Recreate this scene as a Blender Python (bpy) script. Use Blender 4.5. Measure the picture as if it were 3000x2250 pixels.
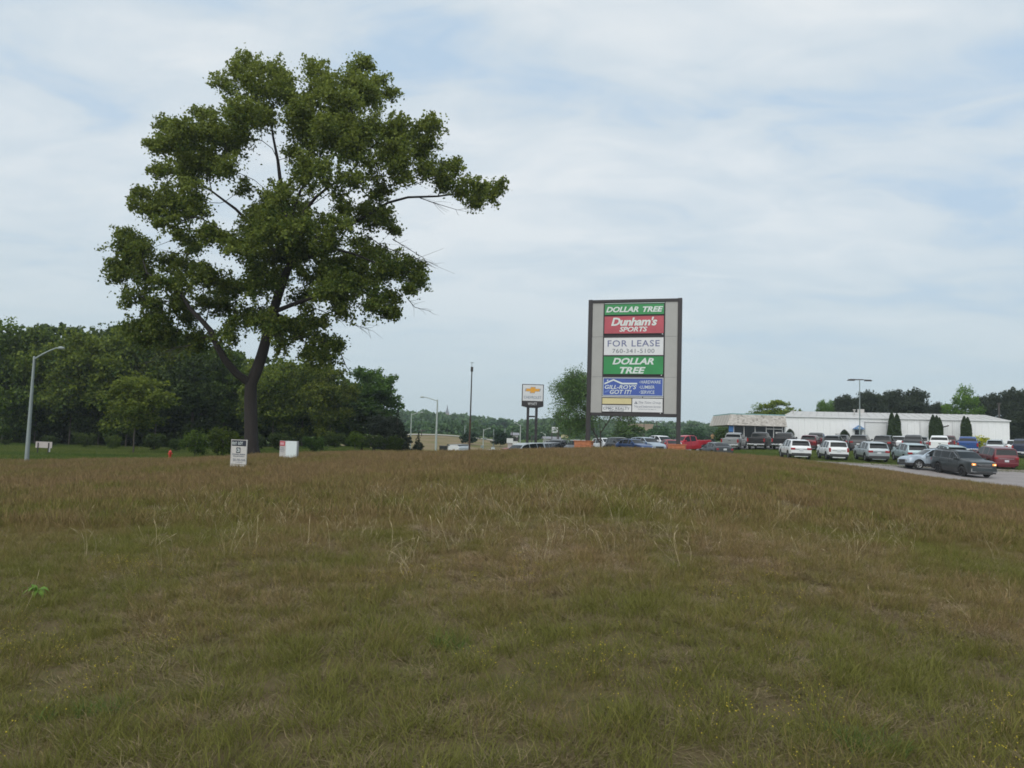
import bpy, bmesh, math, random
import numpy as np
from mathutils import Vector, Matrix

for _o in list(bpy.data.objects):
    bpy.data.objects.remove(_o)
USE_HAZE = True
SC = bpy.context.scene
COL = SC.collection
R = math.radians
rng = np.random.default_rng(7)

# ------------------------------------------------------------------ camera
F = 2250.0                      # focal length in pixels of a 3000 px wide picture
PITCH, ROLL = R(4.07), R(1.7)
cam_data = bpy.data.cameras.new("camera")
cam = bpy.data.objects.new("camera", cam_data)
COL.objects.link(cam)
CAMLOC = Vector((0, 0, 1.6))
CAMROT = Matrix.Rotation(R(90) + PITCH, 3, 'X') @ Matrix.Rotation(ROLL, 3, 'Z')
cam.matrix_world = Matrix.Translation(CAMLOC) @ CAMROT.to_4x4()
cam_data.sensor_width = 36
cam_data.lens = 36 * F / 3000
cam_data.clip_end = 6000
cam_data.clip_start = 0.05
SC.camera = cam

# ------------------------------------------------------------------ sky and sun
SUN_EL, SUN_AZ = R(43), R(202)          # azimuth clockwise from +Y: behind the camera, a little left
world = bpy.data.worlds.new("World")
SC.world = world
world.use_nodes = True
nt = world.node_tree
for n in list(nt.nodes):
    nt.nodes.remove(n)
N = nt.nodes.new
L = nt.links.new
wout = N('ShaderNodeOutputWorld'); bg = N('ShaderNodeBackground')
bg.inputs['Strength'].default_value = 0.1
sky = N('ShaderNodeTexSky'); sky.sky_type = 'NISHITA'; sky.sun_disc = False
sky.sun_elevation = SUN_EL; sky.sun_rotation = SUN_AZ
sky.air_density = 1.0; sky.dust_density = 2.0; sky.ozone_density = 1.5
tc = N('ShaderNodeTexCoord'); sep = N('ShaderNodeSeparateXYZ')
L(tc.outputs['Generated'], sep.inputs[0])
def mnode(op, a=None, b=None, c=None, clamp=False):
    m = N('ShaderNodeMath'); m.operation = op; m.use_clamp = clamp
    for i, v in enumerate((a, b, c)):
        if v is None: continue
        if isinstance(v, (int, float)): m.inputs[i].default_value = v
        else: L(v, m.inputs[i])
    return m.outputs[0]
zc = mnode('MAXIMUM', sep.outputs['Z'], 0.0)
den = mnode('ADD', zc, 0.16)
cx = mnode('DIVIDE', sep.outputs['X'], den); cy = mnode('DIVIDE', sep.outputs['Y'], den)
comb = N('ShaderNodeCombineXYZ'); L(cx, comb.inputs[0]); L(cy, comb.inputs[1])
mp = N('ShaderNodeMapping'); mp.vector_type = 'POINT'
mp.inputs['Rotation'].default_value = (0, 0, R(40)); mp.inputs['Scale'].default_value = (0.66, 1.12, 1)
mp.inputs['Location'].default_value = (0.35, 0.9, 0)
L(comb.outputs[0], mp.inputs['Vector'])
n1 = N('ShaderNodeTexNoise'); n1.inputs['Scale'].default_value = 0.95; n1.inputs['Detail'].default_value = 7
n1.inputs['Roughness'].default_value = 0.5; n1.inputs['Distortion'].default_value = 0.5
L(mp.outputs[0], n1.inputs['Vector'])
n2 = N('ShaderNodeTexNoise'); n2.inputs['Scale'].default_value = 4.5; n2.inputs['Detail'].default_value = 5
n2.inputs['Roughness'].default_value = 0.55; n2.inputs['Distortion'].default_value = 0.8
L(mp.outputs[0], n2.inputs['Vector'])
dens = mnode('SUBTRACT', mnode('ADD', mnode('MULTIPLY', n1.outputs['Fac'], 0.70), mnode('MULTIPLY', n2.outputs['Fac'], 0.30)), mnode('MULTIPLY', sep.outputs['X'], 0.07))
ramp = N('ShaderNodeValToRGB')
ramp.color_ramp.elements[0].position = 0.39; ramp.color_ramp.elements[0].color = (0.49, 0.63, 0.78, 1)
ramp.color_ramp.elements[1].position = 0.59; ramp.color_ramp.elements[1].color = (0.79, 0.835, 0.86, 1)
e = ramp.color_ramp.elements.new(0.47); e.color = (0.64, 0.725, 0.79, 1)
L(dens, ramp.inputs[0])
low = N('ShaderNodeMapRange'); low.inputs['From Min'].default_value = 0.0; low.inputs['From Max'].default_value = 0.34
low.interpolation_type = 'SMOOTHSTEP'
L(zc, low.inputs['Value'])
mixl = N('ShaderNodeMix'); mixl.data_type = 'RGBA'
mixl.inputs[6].default_value = (0.545, 0.645, 0.705, 1)
L(low.outputs[0], mixl.inputs[0]); L(ramp.outputs[0], mixl.inputs[7])
sc10 = N('ShaderNodeVectorMath'); sc10.operation = 'SCALE'; sc10.inputs[3].default_value = 7.4
L(mixl.outputs[2], sc10.inputs[0])
mixs = N('ShaderNodeMix'); mixs.data_type = 'RGBA'; mixs.inputs[0].default_value = 0.93
L(sky.outputs[0], mixs.inputs[6]); L(sc10.outputs[0], mixs.inputs[7])
L(mixs.outputs[2], bg.inputs['Color']); L(bg.outputs[0], wout.inputs['Surface'])

sun_data = bpy.data.lights.new("sun", 'SUN'); sun_data.energy = 1.5; sun_data.angle = R(75)
sun_data.color = (1.0, 0.96, 0.9)
sun = bpy.data.objects.new("sun", sun_data); COL.objects.link(sun)
sd = Vector((math.sin(SUN_AZ) * math.cos(SUN_EL), math.cos(SUN_AZ) * math.cos(SUN_EL), math.sin(SUN_EL)))
sun.rotation_euler = sd.to_track_quat('Z', 'Y').to_euler()
sun.location = (0, -20, 40)
SC.view_settings.view_transform = 'Standard'
SC.view_settings.look = 'None'
SC.view_settings.exposure = 0.5
SC.view_settings.gamma = 1.0
SC.render.engine = 'CYCLES'
SC.cycles.max_bounces = 5
SC.cycles.transparent_max_bounces = 8
SC.cycles.volume_bounces = 1
SC.cycles.filter_width = 1.7

# ------------------------------------------------------------------ helpers
def P(px, py, Y):
    """point seen at pixel (px,py) of the 3000x2250 picture, at world depth Y"""
    d = CAMROT @ Vector(((px - 1500) / F, (1125 - py) / F, -1))
    return CAMLOC + d * (Y / d.y)
def hor(px):
    d0 = (px - 1500) / F
    # pixel row where the ray is level
    a = CAMROT @ Vector((d0, 0, -1)); b = CAMROT @ Vector((0, 1, 0))
    return 1125 + F * a.z / b.z
def s2l(c):
    c = c / 255.0
    return c / 12.92 if c <= 0.04045 else ((c + 0.055) / 1.055) ** 2.4
def rgb(r, g, b): return (s2l(r), s2l(g), s2l(b), 1)

def tag(o, label=None, cat=None, group=None, kind=None):
    if label: o['label'] = label
    if cat: o['category'] = cat
    if group: o['group'] = group
    if kind: o['kind'] = kind
    return o
def empty(name, loc, rz=0.0):
    o = bpy.data.objects.new(name, None); COL.objects.link(o)
    o.empty_display_size = 0.3
    o.location = loc; o.rotation_euler = (0, 0, rz)
    return o
def np_mesh(name, V, Q, smooth=False):
    """mesh from vertex array and face array (all faces the same size)"""
    V = np.asarray(V, dtype=np.float32); Q = np.asarray(Q, dtype=np.int32)
    me = bpy.data.meshes.new(name)
    k = Q.shape[1]
    me.vertices.add(len(V)); me.vertices.foreach_set('co', V.ravel())
    me.loops.add(Q.size); me.loops.foreach_set('vertex_index', Q.ravel())
    me.polygons.add(len(Q))
    me.polygons.foreach_set('loop_start', np.arange(0, Q.size, k, dtype=np.int32))
    if smooth: me.polygons.foreach_set('use_smooth', np.ones(len(Q), dtype=bool))
    me.update(calc_edges=True)
    return me
class MB:
    """collects simple shapes into one mesh"""
    def __init__(s): s.v = []; s.f = []; s.m = []; s.cur = 0
    def add(s, vs, fs, m=None):
        b = len(s.v); s.v += [tuple(v) for v in vs]
        s.f += [tuple(b + i for i in f) for f in fs]; s.m += [s.cur if m is None else m] * len(fs)
    def box(s, x0, x1, y0, y1, z0, z1, m=None):
        s.add([(x0,y0,z0),(x1,y0,z0),(x1,y1,z0),(x0,y1,z0),(x0,y0,z1),(x1,y0,z1),(x1,y1,z1),(x0,y1,z1)],
              [(0,3,2,1),(4,5,6,7),(0,1,5,4),(1,2,6,5),(2,3,7,6),(3,0,4,7)], m)
    def prism(s, pts, y0, y1, m=None):
        """polygon in xz (counter-clockwise seen from -y) between y0 and y1"""
        n = len(pts)
        vs = [(x, y0, z) for x, z in pts] + [(x, y1, z) for x, z in pts]
        fs = [tuple(range(n)), tuple(range(2*n-1, n-1, -1))] + [(i, i+n, (i+1)%n+n, (i+1)%n) for i in range(n)]
        s.add(vs, fs, m)
    def tube(s, pts, rad, sides=8, m=None, cap=True):
        pts = [Vector(p) for p in pts]
        rings = []
        up = Vector((0.123, 0.345, 0.93)).normalized()
        for i, p in enumerate(pts):
            t = (pts[min(i+1, len(pts)-1)] - pts[max(i-1, 0)])
            if t.length < 1e-9: t = Vector((0,0,1))
            t.normalize()
            a = t.cross(up)
            if a.length < 0.05: a = t.cross(Vector((1,0,0)))
            a.normalize(); b = t.cross(a)
            r = rad[i] if hasattr(rad, '__len__') else rad
            rings.append([p + a*(r*math.cos(2*math.pi*k/sides)) + b*(r*math.sin(2*math.pi*k/sides)) for k in range(sides)])
        vs = [v for r_ in rings for v in r_]; fs = []
        for i in range(len(pts)-1):
            for k in range(sides):
                k2 = (k+1) % sides
                fs.append((i*sides+k, i*sides+k2, (i+1)*sides+k2, (i+1)*sides+k))
        if cap:
            fs.append(tuple(range(sides-1, -1, -1))); fs.append(tuple((len(pts)-1)*sides+k for k in range(sides)))
        s.add(vs, fs, m)
    def build(s, name, mats, parent=None, smooth=None, bevel=0):
        me = bpy.data.meshes.new(name); me.from_pydata(s.v, [], s.f)
        if not isinstance(mats, (list, tuple)): mats = [mats]
        for m_ in mats: me.materials.append(m_)
        if len(mats) > 1: me.polygons.foreach_set('material_index', s.m)
        if smooth is not None:
            me.polygons.foreach_set('use_smooth', [True]*len(me.polygons))
            if smooth < 180: me.set_sharp_from_angle(angle=R(smooth))
        me.update()
        o = bpy.data.objects.new(name, me); COL.objects.link(o)
        if parent: o.parent = parent
        if bevel:
            b = o.modifiers.new('bevel', 'BEVEL'); b.width = bevel; b.segments = 2; b.limit_method = 'ANGLE'
        return o
def link(name, me, mat=None, parent=None):
    if mat is not None:
        me.materials.clear()
        for m_ in (mat if isinstance(mat, (list, tuple)) else [mat]): me.materials.append(m_)
    o = bpy.data.objects.new(name, me); COL.objects.link(o)
    if parent: o.parent = parent
    return o
def copy_tree(o, parent=None):
    c = o.copy(); COL.objects.link(c); c.parent = parent
    for ch in [x for x in bpy.data.objects if x.parent == o]:
        copy_tree(ch, c)
    return c

# ------------------------------------------------------------------ materials
def mat(name, col, rough=0.6, metal=0.0, spec=0.5, noise=0.0, nscale=5.0, bump=0.0, bscale=30.0, coat=0.0, emit=None, estr=0.0, stretch=None):
    m = bpy.data.materials.new(name); m.use_nodes = True
    t = m.node_tree; b = t.nodes['Principled BSDF']
    b.inputs['Base Color'].default_value = col
    b.inputs['Roughness'].default_value = rough; b.inputs['Metallic'].default_value = metal
    b.inputs['Specular IOR Level'].default_value = spec; b.inputs['Coat Weight'].default_value = coat
    if emit is not None:
        b.inputs['Emission Color'].default_value = emit; b.inputs['Emission Strength'].default_value = estr
    if noise or bump:
        tcn = t.nodes.new('ShaderNodeTexCoord'); mpn = t.nodes.new('ShaderNodeMapping')
        t.links.new(tcn.outputs['Object'], mpn.inputs[0])
        if stretch: mpn.inputs['Scale'].default_value = stretch
    if noise:
        nz = t.nodes.new('ShaderNodeTexNoise'); nz.inputs['Scale'].default_value = nscale; nz.inputs['Detail'].default_value = 6
        nz.inputs['Roughness'].default_value = 0.65
        t.links.new(mpn.outputs[0], nz.inputs['Vector'])
        mr = t.nodes.new('ShaderNodeMapRange'); mr.inputs[1].default_value = 0.3; mr.inputs[2].default_value = 0.7
        mr.inputs[3].default_value = 1 - noise; mr.inputs[4].default_value = 1 + noise
        t.links.new(nz.outputs['Fac'], mr.inputs[0])
        vm = t.nodes.new('ShaderNodeVectorMath'); vm.operation = 'SCALE'; vm.inputs[0].default_value = col[:3]
        t.links.new(mr.outputs[0], vm.inputs[3]); t.links.new(vm.outputs[0], b.inputs['Base Color'])
    if bump:
        nb = t.nodes.new('ShaderNodeTexNoise'); nb.inputs['Scale'].default_value = bscale; nb.inputs['Detail'].default_value = 5
        t.links.new(mpn.outputs[0], nb.inputs['Vector'])
        bp = t.nodes.new('ShaderNodeBump'); bp.inputs['Strength'].default_value = bump; bp.inputs['Distance'].default_value = 0.02
        t.links.new(nb.outputs['Fac'], bp.inputs['Height']); t.links.new(bp.outputs[0], b.inputs['Normal'])
    return m

def leaf_mat(name, c1, c2, transl=0.25):
    """foliage: colour between c1 and c2 by the per-leaf attribute, tinted by the object's own colour"""
    m = bpy.data.materials.new(name); m.use_nodes = True; t = m.node_tree
    b = t.nodes['Principled BSDF']; out = t.nodes['Material Output']
    at = t.nodes.new('ShaderNodeAttribute'); at.attribute_name = 'rnd'
    mx = t.nodes.new('ShaderNodeMix'); mx.data_type = 'RGBA'
    mx.inputs[6].default_value = c1; mx.inputs[7].default_value = c2
    t.links.new(at.outputs['Fac'], mx.inputs[0])
    oi = t.nodes.new('ShaderNodeObjectInfo')
    mu = t.nodes.new('ShaderNodeMix'); mu.data_type = 'RGBA'; mu.blend_type = 'MULTIPLY'; mu.inputs[0].default_value = 1
    t.links.new(mx.outputs[2], mu.inputs[6]); t.links.new(oi.outputs['Color'], mu.inputs[7])
    t.links.new(mu.outputs[2], b.inputs['Base Color'])
    b.inputs['Roughness'].default_value = 0.6; b.inputs['Specular IOR Level'].default_value = 0.25
    tr = t.nodes.new('ShaderNodeBsdfTranslucent'); t.links.new(mu.outputs[2], tr.inputs['Color'])
    ms = t.nodes.new('ShaderNodeMixShader'); ms.inputs[0].default_value = transl
    t.links.new(b.outputs[0], ms.inputs[1]); t.links.new(tr.outputs[0], ms.inputs[2])
    t.links.new(ms.outputs[0], out.inputs['Surface'])
    return m

def grass_mat(name, green, brown, transl=0.2):
    """blade colour from the patch tone carried by each tuft and a random value of each blade"""
    m = bpy.data.materials.new(name); m.use_nodes = True; t = m.node_tree
    b = t.nodes['Principled BSDF']; out = t.nodes['Material Output']
    ti = t.nodes.new('ShaderNodeAttribute'); ti.attribute_type = 'INSTANCER'; ti.attribute_name = 'tone'
    at = t.nodes.new('ShaderNodeAttribute'); at.attribute_name = 'rnd'
    ad = t.nodes.new('ShaderNodeMath'); ad.operation = 'MULTIPLY_ADD'; ad.inputs[1].default_value = 0.5; ad.use_clamp = True
    sb = t.nodes.new('ShaderNodeMath'); sb.operation = 'SUBTRACT'; sb.inputs[1].default_value = 0.25
    t.links.new(ti.outputs['Fac'], sb.inputs[0])
    t.links.new(at.outputs['Fac'], ad.inputs[0]); t.links.new(sb.outputs[0], ad.inputs[2])
    mx = t.nodes.new('ShaderNodeMix'); mx.data_type = 'RGBA'
    mx.inputs[6].default_value = green; mx.inputs[7].default_value = brown
    t.links.new(ad.outputs[0], mx.inputs[0])
    vm = t.nodes.new('ShaderNodeVectorMath'); vm.operation = 'SCALE'
    mr = t.nodes.new('ShaderNodeMapRange'); mr.inputs[3].default_value = 0.7; mr.inputs[4].default_value = 1.3
    t.links.new(at.outputs['Fac'], mr.inputs[0]); t.links.new(mr.outputs[0], vm.inputs[3]); t.links.new(mx.outputs[2], vm.inputs[0])
    t.links.new(vm.outputs[0], b.inputs['Base Color'])
    b.inputs['Roughness'].default_value = 0.7; b.inputs['Specular IOR Level'].default_value = 0.15
    tr = t.nodes.new('ShaderNodeBsdfTranslucent'); t.links.new(vm.outputs[0], tr.inputs['Color'])
    ms = t.nodes.new('ShaderNodeMixShader'); ms.inputs[0].default_value = transl
    t.links.new(b.outputs[0], ms.inputs[1]); t.links.new(tr.outputs[0], ms.inputs[2])
    t.links.new(ms.outputs[0], out.inputs['Surface'])
    return m

# ------------------------------------------------------------------ terrain
_YS = [50, 60, 75, 92, 115, 150, 190, 260, 400, 900, 1600]
_T = {  # px: (crest distance, crest height, heights at _YS)
 -1000: (34, -.80, [-0.82, -.9, -.8, -.7, -.7, -.5, 0, 2, 5, 20, 25]),
 0:     (36, -.59, [-0.7, -.75, -.75, -.7, -.7, -.5, 0, 2, 5, 20, 25]),
 500:   (38, -.12, [-0.5, -.7, -.72, -.7, -.6, -.5, 0, 2, 5, 20, 25]),
 850:   (38, .32, [0.1, -.2, -.2, -.2, -.2, -.2, 0, 2, 5, 20, 25]),
 1080:  (39, .50, [0.4, .2, .35, .2, -.3, -.3, .8, 2.2, 6, 22, 25]),
 1200:  (40, .57, [0.42, .1, -.3, -1.2, -1, .2, 2.2, 2.6, 6, 22, 25]),
 1340:  (40, .70, [0.5, .0, -.8, -1.8, -1.2, .3, 2.2, 2.6, 6, 22, 25]),
 1450:  (41, .84, [0.4, -.3, -.9, -1.5, -1.2, 0, .8, 2, 6, 20, 24]),
 1600:  (42, .97, [0.75, .3, -.3, -.5, -.5, -.3, .5, 1.5, 5, 18, 24]),
 1800:  (44, 1.15, [1, .6, .45, .45, .6, .8, 1.2, 2, 5, 15, 22]),
 2000:  (44, 1.13, [1, .7, .55, .5, .9, 1.2, 1.5, 2, 5, 12, 20]),
 2090:  (43, 1.05, [0.8, .35, .02, .9, 1.9, 2.2, 2.2, 2.3, 5, 12, 20]),
 2150:  (43, .98, [0.8, .4, .5, 1.31, 1.9, 2.2, 2.3, 2.5, 5, 12, 20]),
 2300:  (42, .83, [0.65, .35, .75, 1.4, 1.8, 2.1, 2.3, 2.5, 5, 12, 20]),
 2560:  (42, .44, [0.10, .20, .95, 1.55, 1.9, 2.1, 2.3, 2.5, 5, 12, 20]),
 2736:  (38, .12, [-0.42, .0, 1.0, 1.6, 1.9, 2.1, 2.3, 2.5, 5, 12, 20]),
 3000:  (33, -.06, [-0.40, -.05, .95, 1.6, 1.9, 2.1, 2.3, 2.5, 5, 12, 20]),
 4000:  (28, -.15, [-0.4, -.05, .9, 1.6, 1.9, 2.1, 2.3, 2.5, 5, 12, 20]),
}
_pxs = sorted(_T)
_us = np.array([(p - 1500) / F for p in _pxs])
UU = np.linspace(_us[0], _us[-1], 181)
YY = np.concatenate([np.arange(0, 130, 1.5), np.geomspace(131, 1600, 50)])
_tab = np.zeros((len(_us), len(YY)))
for i, p in enumerate(_pxs):
    yc, zc_, zs = _T[p]
    ys = [0, yc*0.5, yc] + _YS; zz = [0, zc_*0.5, zc_] + zs
    _tab[i] = np.interp(YY, ys, zz)
TAB = np.stack([np.interp(UU, _us, _tab[:, j]) for j in range(len(YY))], axis=1)
def _blur(a, axis, n):
    for _ in range(n):
        p = np.concatenate([np.take(a, [0], axis), a, np.take(a, [-1], axis)], axis)
        k = a.shape[axis]
        a = 0.25*np.take(p, range(k), axis) + 0.5*np.take(p, range(1, k+1), axis) + 0.25*np.take(p, range(2, k+2), axis)
    return a
TAB = _blur(_blur(TAB, 0, 8), 1, 5)
def terr(x, y):
    x = np.asarray(x, float); y = np.asarray(y, float)
    Y = np.clip(y, 0, YY[-1]); u = np.clip(x / np.maximum(Y, 6.0), UU[0], UU[-1])
    fu = (u - UU[0]) / (UU[1] - UU[0]); iu = np.clip(fu.astype(int), 0, len(UU)-2); tu = fu - iu
    iy = np.clip(np.searchsorted(YY, Y, side='right') - 1, 0, len(YY)-2); ty = (Y - YY[iy]) / (YY[iy+1] - YY[iy])
    z = (TAB[iu, iy]*(1-tu)*(1-ty) + TAB[iu+1, iy]*tu*(1-ty) + TAB[iu, iy+1]*(1-tu)*ty + TAB[iu+1, iy+1]*tu*ty)
    w = np.clip(1 - np.abs(y - 20) / 40, 0, 1)
    return z + w * (0.05*np.sin(x*0.7 + 1.3)*np.sin(y*0.53) + 0.03*np.sin(x*1.9 + y*0.8))
def tz(x, y): return float(terr(x, y))
def crestY(u): return np.interp(u, _us, [_T[p][0] for p in _pxs])
def G(px, Y, dz=0.0):
    """ground point on the bearing of pixel column px at depth Y (horizon row)"""
    x = P(px, hor(px), Y).x
    return Vector((x, Y, tz(x, Y) + dz))

def vnoise(x, y, seed=0):
    """smooth value noise in numpy, 0..1"""
    r = np.random.default_rng(seed).random((64, 64))
    xi = np.floor(x).astype(int); yi = np.floor(y).astype(int); fx = x - xi; fy = y - yi
    fx = fx*fx*(3-2*fx); fy = fy*fy*(3-2*fy)
    a = r[xi % 64, yi % 64]; b = r[(xi+1) % 64, yi % 64]; c = r[xi % 64, (yi+1) % 64]; d = r[(xi+1) % 64, (yi+1) % 64]
    return (a*(1-fx) + b*fx)*(1-fy) + (c*(1-fx) + d*fx)*fy
def fbm(x, y, seed=0, o=4):
    s = 0; a = 0.5; t = 0
    for i in range(o):
        s = s + a*vnoise(x*2**i + 13.7*i, y*2**i + 7.1*i, seed+i); t += a; a *= 0.55
    return s / t

# road edge on the right: near edge of the drive as x at given y
_RN = [(23.0, 20), (23.6, 30), (25.2, 38), (27.9, 50), (27.6, 54.5), (25, 58), (20, 61), (8, 62.5), (-10, 63)]
_RF = [(58, 20), (57, 42), (50, 58), (41, 63), (35, 63), (31, 62.5), (25, 63), (18, 66.0), (8, 67.5), (-10, 68)]
def in_field(x, y):
    """true on the rough meadow"""
    u = x / np.maximum(y, 1.0)
    xe = np.interp(y, [0, 30, 38, 50, 57], [21.8, 22.4, 24.0, 26.7, 27.2])
    return (y < crestY(u) + 9) & (x < xe) & (y < 58)
# ------------------------------------------------------------------ ground
def axis(lo, hi, fine_lo, fine_hi, step, grow=1.07):
    a = list(np.arange(fine_lo, fine_hi + 1e-6, step)); s = step; v = fine_hi
    while v < hi: s *= grow; v += s; a.append(min(v, hi))
    s = step; v = fine_lo
    while v > lo: s *= grow; v -= s; a.insert(0, max(v, lo))
    return np.array(a)
gx = axis(-1300, 1300, -30, 60, 0.7); gy = axis(-60, 1600, 0, 120, 0.7)
GX, GY = np.meshgrid(gx, gy)
GZ = terr(GX, GY)
V = np.stack([GX.ravel(), GY.ravel(), GZ.ravel()], 1)
nx, ny = len(gx), len(gy)
I = (np.arange(ny-1)[:, None]*nx + np.arange(nx-1)[None, :]).ravel()
Q = np.stack([I, I+1, I+nx+1, I+nx], 1)
me = np_mesh('ground', V, Q, smooth=True)
u_ = GX / np.maximum(GY, 1)
yc_ = crestY(np.clip(u_, -1.1, 1.1))
field = np.where(in_field(GX, GY), 1.0, 0.0)
field = np.where((GY < 8), 1.0, field)
dry = np.where((GY > 118) & (GY < 186) & (u_ > -.22) & (u_ < 0.04), 1.0, 0.0)
attr = me.color_attributes.new('zone', 'FLOAT_COLOR', 'POINT')
attr.data.foreach_set('color', np.stack([field.ravel(), dry.ravel(), np.zeros(field.size), np.ones(field.size)], 1).astype(np.float32).ravel())
def ground_mat():
    m = bpy.data.materials.new('ground_earth_and_turf'); m.use_nodes = True; t = m.node_tree; b = t.nodes['Principled BSDF']
    N = t.nodes.new; K = t.links.new
    geo = N('ShaderNodeNewGeometry')
    def noise(scale, detail=5, rough=.6):
        n = N('ShaderNodeTexNoise'); n.inputs['Scale'].default_value = scale; n.inputs['Detail'].default_value = detail
        n.inputs['Roughness'].default_value = rough; K(geo.outputs['Position'], n.inputs['Vector']); return n.outputs['Fac']
    def ramp(f, stops):
        r = N('ShaderNodeValToRGB'); K(f, r.inputs[0])
        r.color_ramp.elements[0].position = stops[0][0]; r.color_ramp.elements[0].color = stops[0][1]
        r.color_ramp.elements[1].position = stops[-1][0]; r.color_ramp.elements[1].color = stops[-1][1]
        for p, c in stops[1:-1]:
            e = r.color_ramp.elements.new(p); e.color = c
        return r.outputs[0]
    def mix(f, a, c):
        x = N('ShaderNodeMix'); x.data_type = 'RGBA'; K(f, x.inputs[0]); K(a, x.inputs[6]); K(c, x.inputs[7]); return x.outputs[2]
    fieldc = ramp(noise(1.3, 8, .7), [(.3, (.085, .068, .032, 1)), (.5, (.15, .115, .062, 1)), (.62, (.105, .10, .038, 1)), (.75, (.19, .145, .090, 1))])
    lawn = ramp(noise(.5, 8, .7), [(.3, (.042, .070, .014, 1)), (.5, (.062, .096, .020, 1)), (.7, (.105, .115, .030, 1))])
    dryc = ramp(noise(.12, 8, .7), [(.35, (.13, .135, .045, 1)), (.5, (.20, .16, .085, 1)), (.65, (.23, .175, .11, 1))])
    at = N('ShaderNodeAttribute'); at.attribute_name = 'zone'; sp = N('ShaderNodeSeparateColor'); K(at.outputs['Color'], sp.inputs[0])
    n = noise(.8, 4)
    def soft(v):
        a = N('ShaderNodeMath'); a.operation = 'ADD'; K(v, a.inputs[0]); K(n, a.inputs[1])
        r = N('ShaderNodeMapRange'); r.inputs[1].default_value = .85; r.inputs[2].default_value = 1.15; K(a.outputs[0], r.inputs[0]); return r.outputs[0]
    c = mix(soft(sp.outputs[1]), lawn, dryc)
    c = mix(soft(sp.outputs[0]), c, fieldc)
    K(c, b.inputs['Base Color']); b.inputs['Roughness'].default_value = .95; b.inputs['Specular IOR Level'].default_value = .1
    bp = N('ShaderNodeBump'); bp.inputs['Strength'].default_value = .8; bp.inputs['Distance'].default_value = .05
    K(noise(14, 8, .75), bp.inputs['Height']); K(bp.outputs[0], b.inputs['Normal'])
    return m
ground = link('ground', me, ground_mat()); tag(ground, kind='structure')

M_ASPH = mat('worn_pale_asphalt', (.25, .225, .215, 1), .9, noise=.16, nscale=.6, bump=.3, bscale=60)
M_LOT = mat('parking_lot_asphalt', (.14, .135, .13, 1), .9, noise=.15, nscale=.5)
M_GRAVEL = mat('gravel_shoulder', (.22, .19, .16, 1), .95, noise=.3, nscale=2.5, bump=.5, bscale=40)
def ribbon(name, A, B, mt, dz=0.03, nl=120, nw=14, kind='structure'):
    A = np.array(A, float); B = np.array(B, float)
    def res(P_, n):
        d = np.r_[0, np.cumsum(np.hypot(*np.diff(P_, axis=0).T))]; t = np.linspace(0, d[-1], n)
        x = np.interp(t, d, P_[:, 0]); y = np.interp(t, d, P_[:, 1])
        for _ in range(3):
            x[1:-1] = .25*x[:-2] + .5*x[1:-1] + .25*x[2:]; y[1:-1] = .25*y[:-2] + .5*y[1:-1] + .25*y[2:]
        return x, y
    ax, ay = res(A, nl); bx, by = res(B, nl); s = np.linspace(0, 1, nw)[None, :]
    X = ax[:, None]*(1-s) + bx[:, None]*s; Yv = ay[:, None]*(1-s) + by[:, None]*s
    Z = terr(X, Yv) + dz
    Vv = np.stack([X.ravel(), Yv.ravel(), Z.ravel()], 1)
    I = (np.arange(nl-1)[:, None]*nw + np.arange(nw-1)[None, :]).ravel()
    m = np_mesh(name, Vv, np.stack([I, I+1, I+nw+1, I+nw], 1)[:, ::-1] if np.cross(B[0]-A[0], A[1]-A[0]) < 0 else np.stack([I, I+1, I+nw+1, I+nw], 1), True)
    o = link(name, m, mt); tag(o, kind=kind); return o
ribbon('road', _RN, _RF, M_ASPH, .035, 160, 24)
ribbon('gravel_shoulder', [(x + .9, y - .4) for x, y in _RF[2:]], [(x + 1.3, y + 1.2) for x, y in _RF[2:]], M_GRAVEL, .05, 90, 4)
ribbon('parking_lot', [(22, 89.5), (45, 87.5), (75, 86)], [(20, 108), (45, 107.5), (78, 106)], M_LOT, .05, 80, 24)
ribbon('sales_lot', [(-2, 72), (10, 76), (22, 80.5)], [(-4, 106), (10, 108), (17, 109)], M_LOT, .05, 50, 40)
ribbon('far_highway', [(-42, 187), (-20, 188), (-6, 190), (8, 150), (14, 118)], [(-42, 196), (-20, 197), (-2, 197), (16, 152), (22, 120)], mat('far_road_concrete', (.42, .38, .35, 1), .9, noise=.1, nscale=.3), .12, 120, 10)
ribbon('far_street', [(-4, 128), (10, 126), (22, 120)], [(-4, 133), (10, 131), (24, 125)], bpy.data.materials['far_road_concrete'], .12, 60, 10)

# ------------------------------------------------------------------ haze
hz = MB(); hz.box(-1320, 1320, -70, 1620, -4.5, 75)
M_HAZE = bpy.data.materials.new('pale_haze'); M_HAZE.use_nodes = True
_t = M_HAZE.node_tree; _t.nodes.remove(_t.nodes['Principled BSDF'])
_v = _t.nodes.new('ShaderNodeVolumePrincipled'); _v.inputs['Color'].default_value = (.80, .90, 1.0, 1); _v.inputs['Density'].default_value = 0.0003
_v.inputs['Anisotropy'].default_value = .2
_t.links.new(_v.outputs[0], _t.nodes['Material Output'].inputs['Volume'])
if USE_HAZE:
    haze = hz.build('haze', M_HAZE); tag(haze, kind='stuff')

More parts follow.
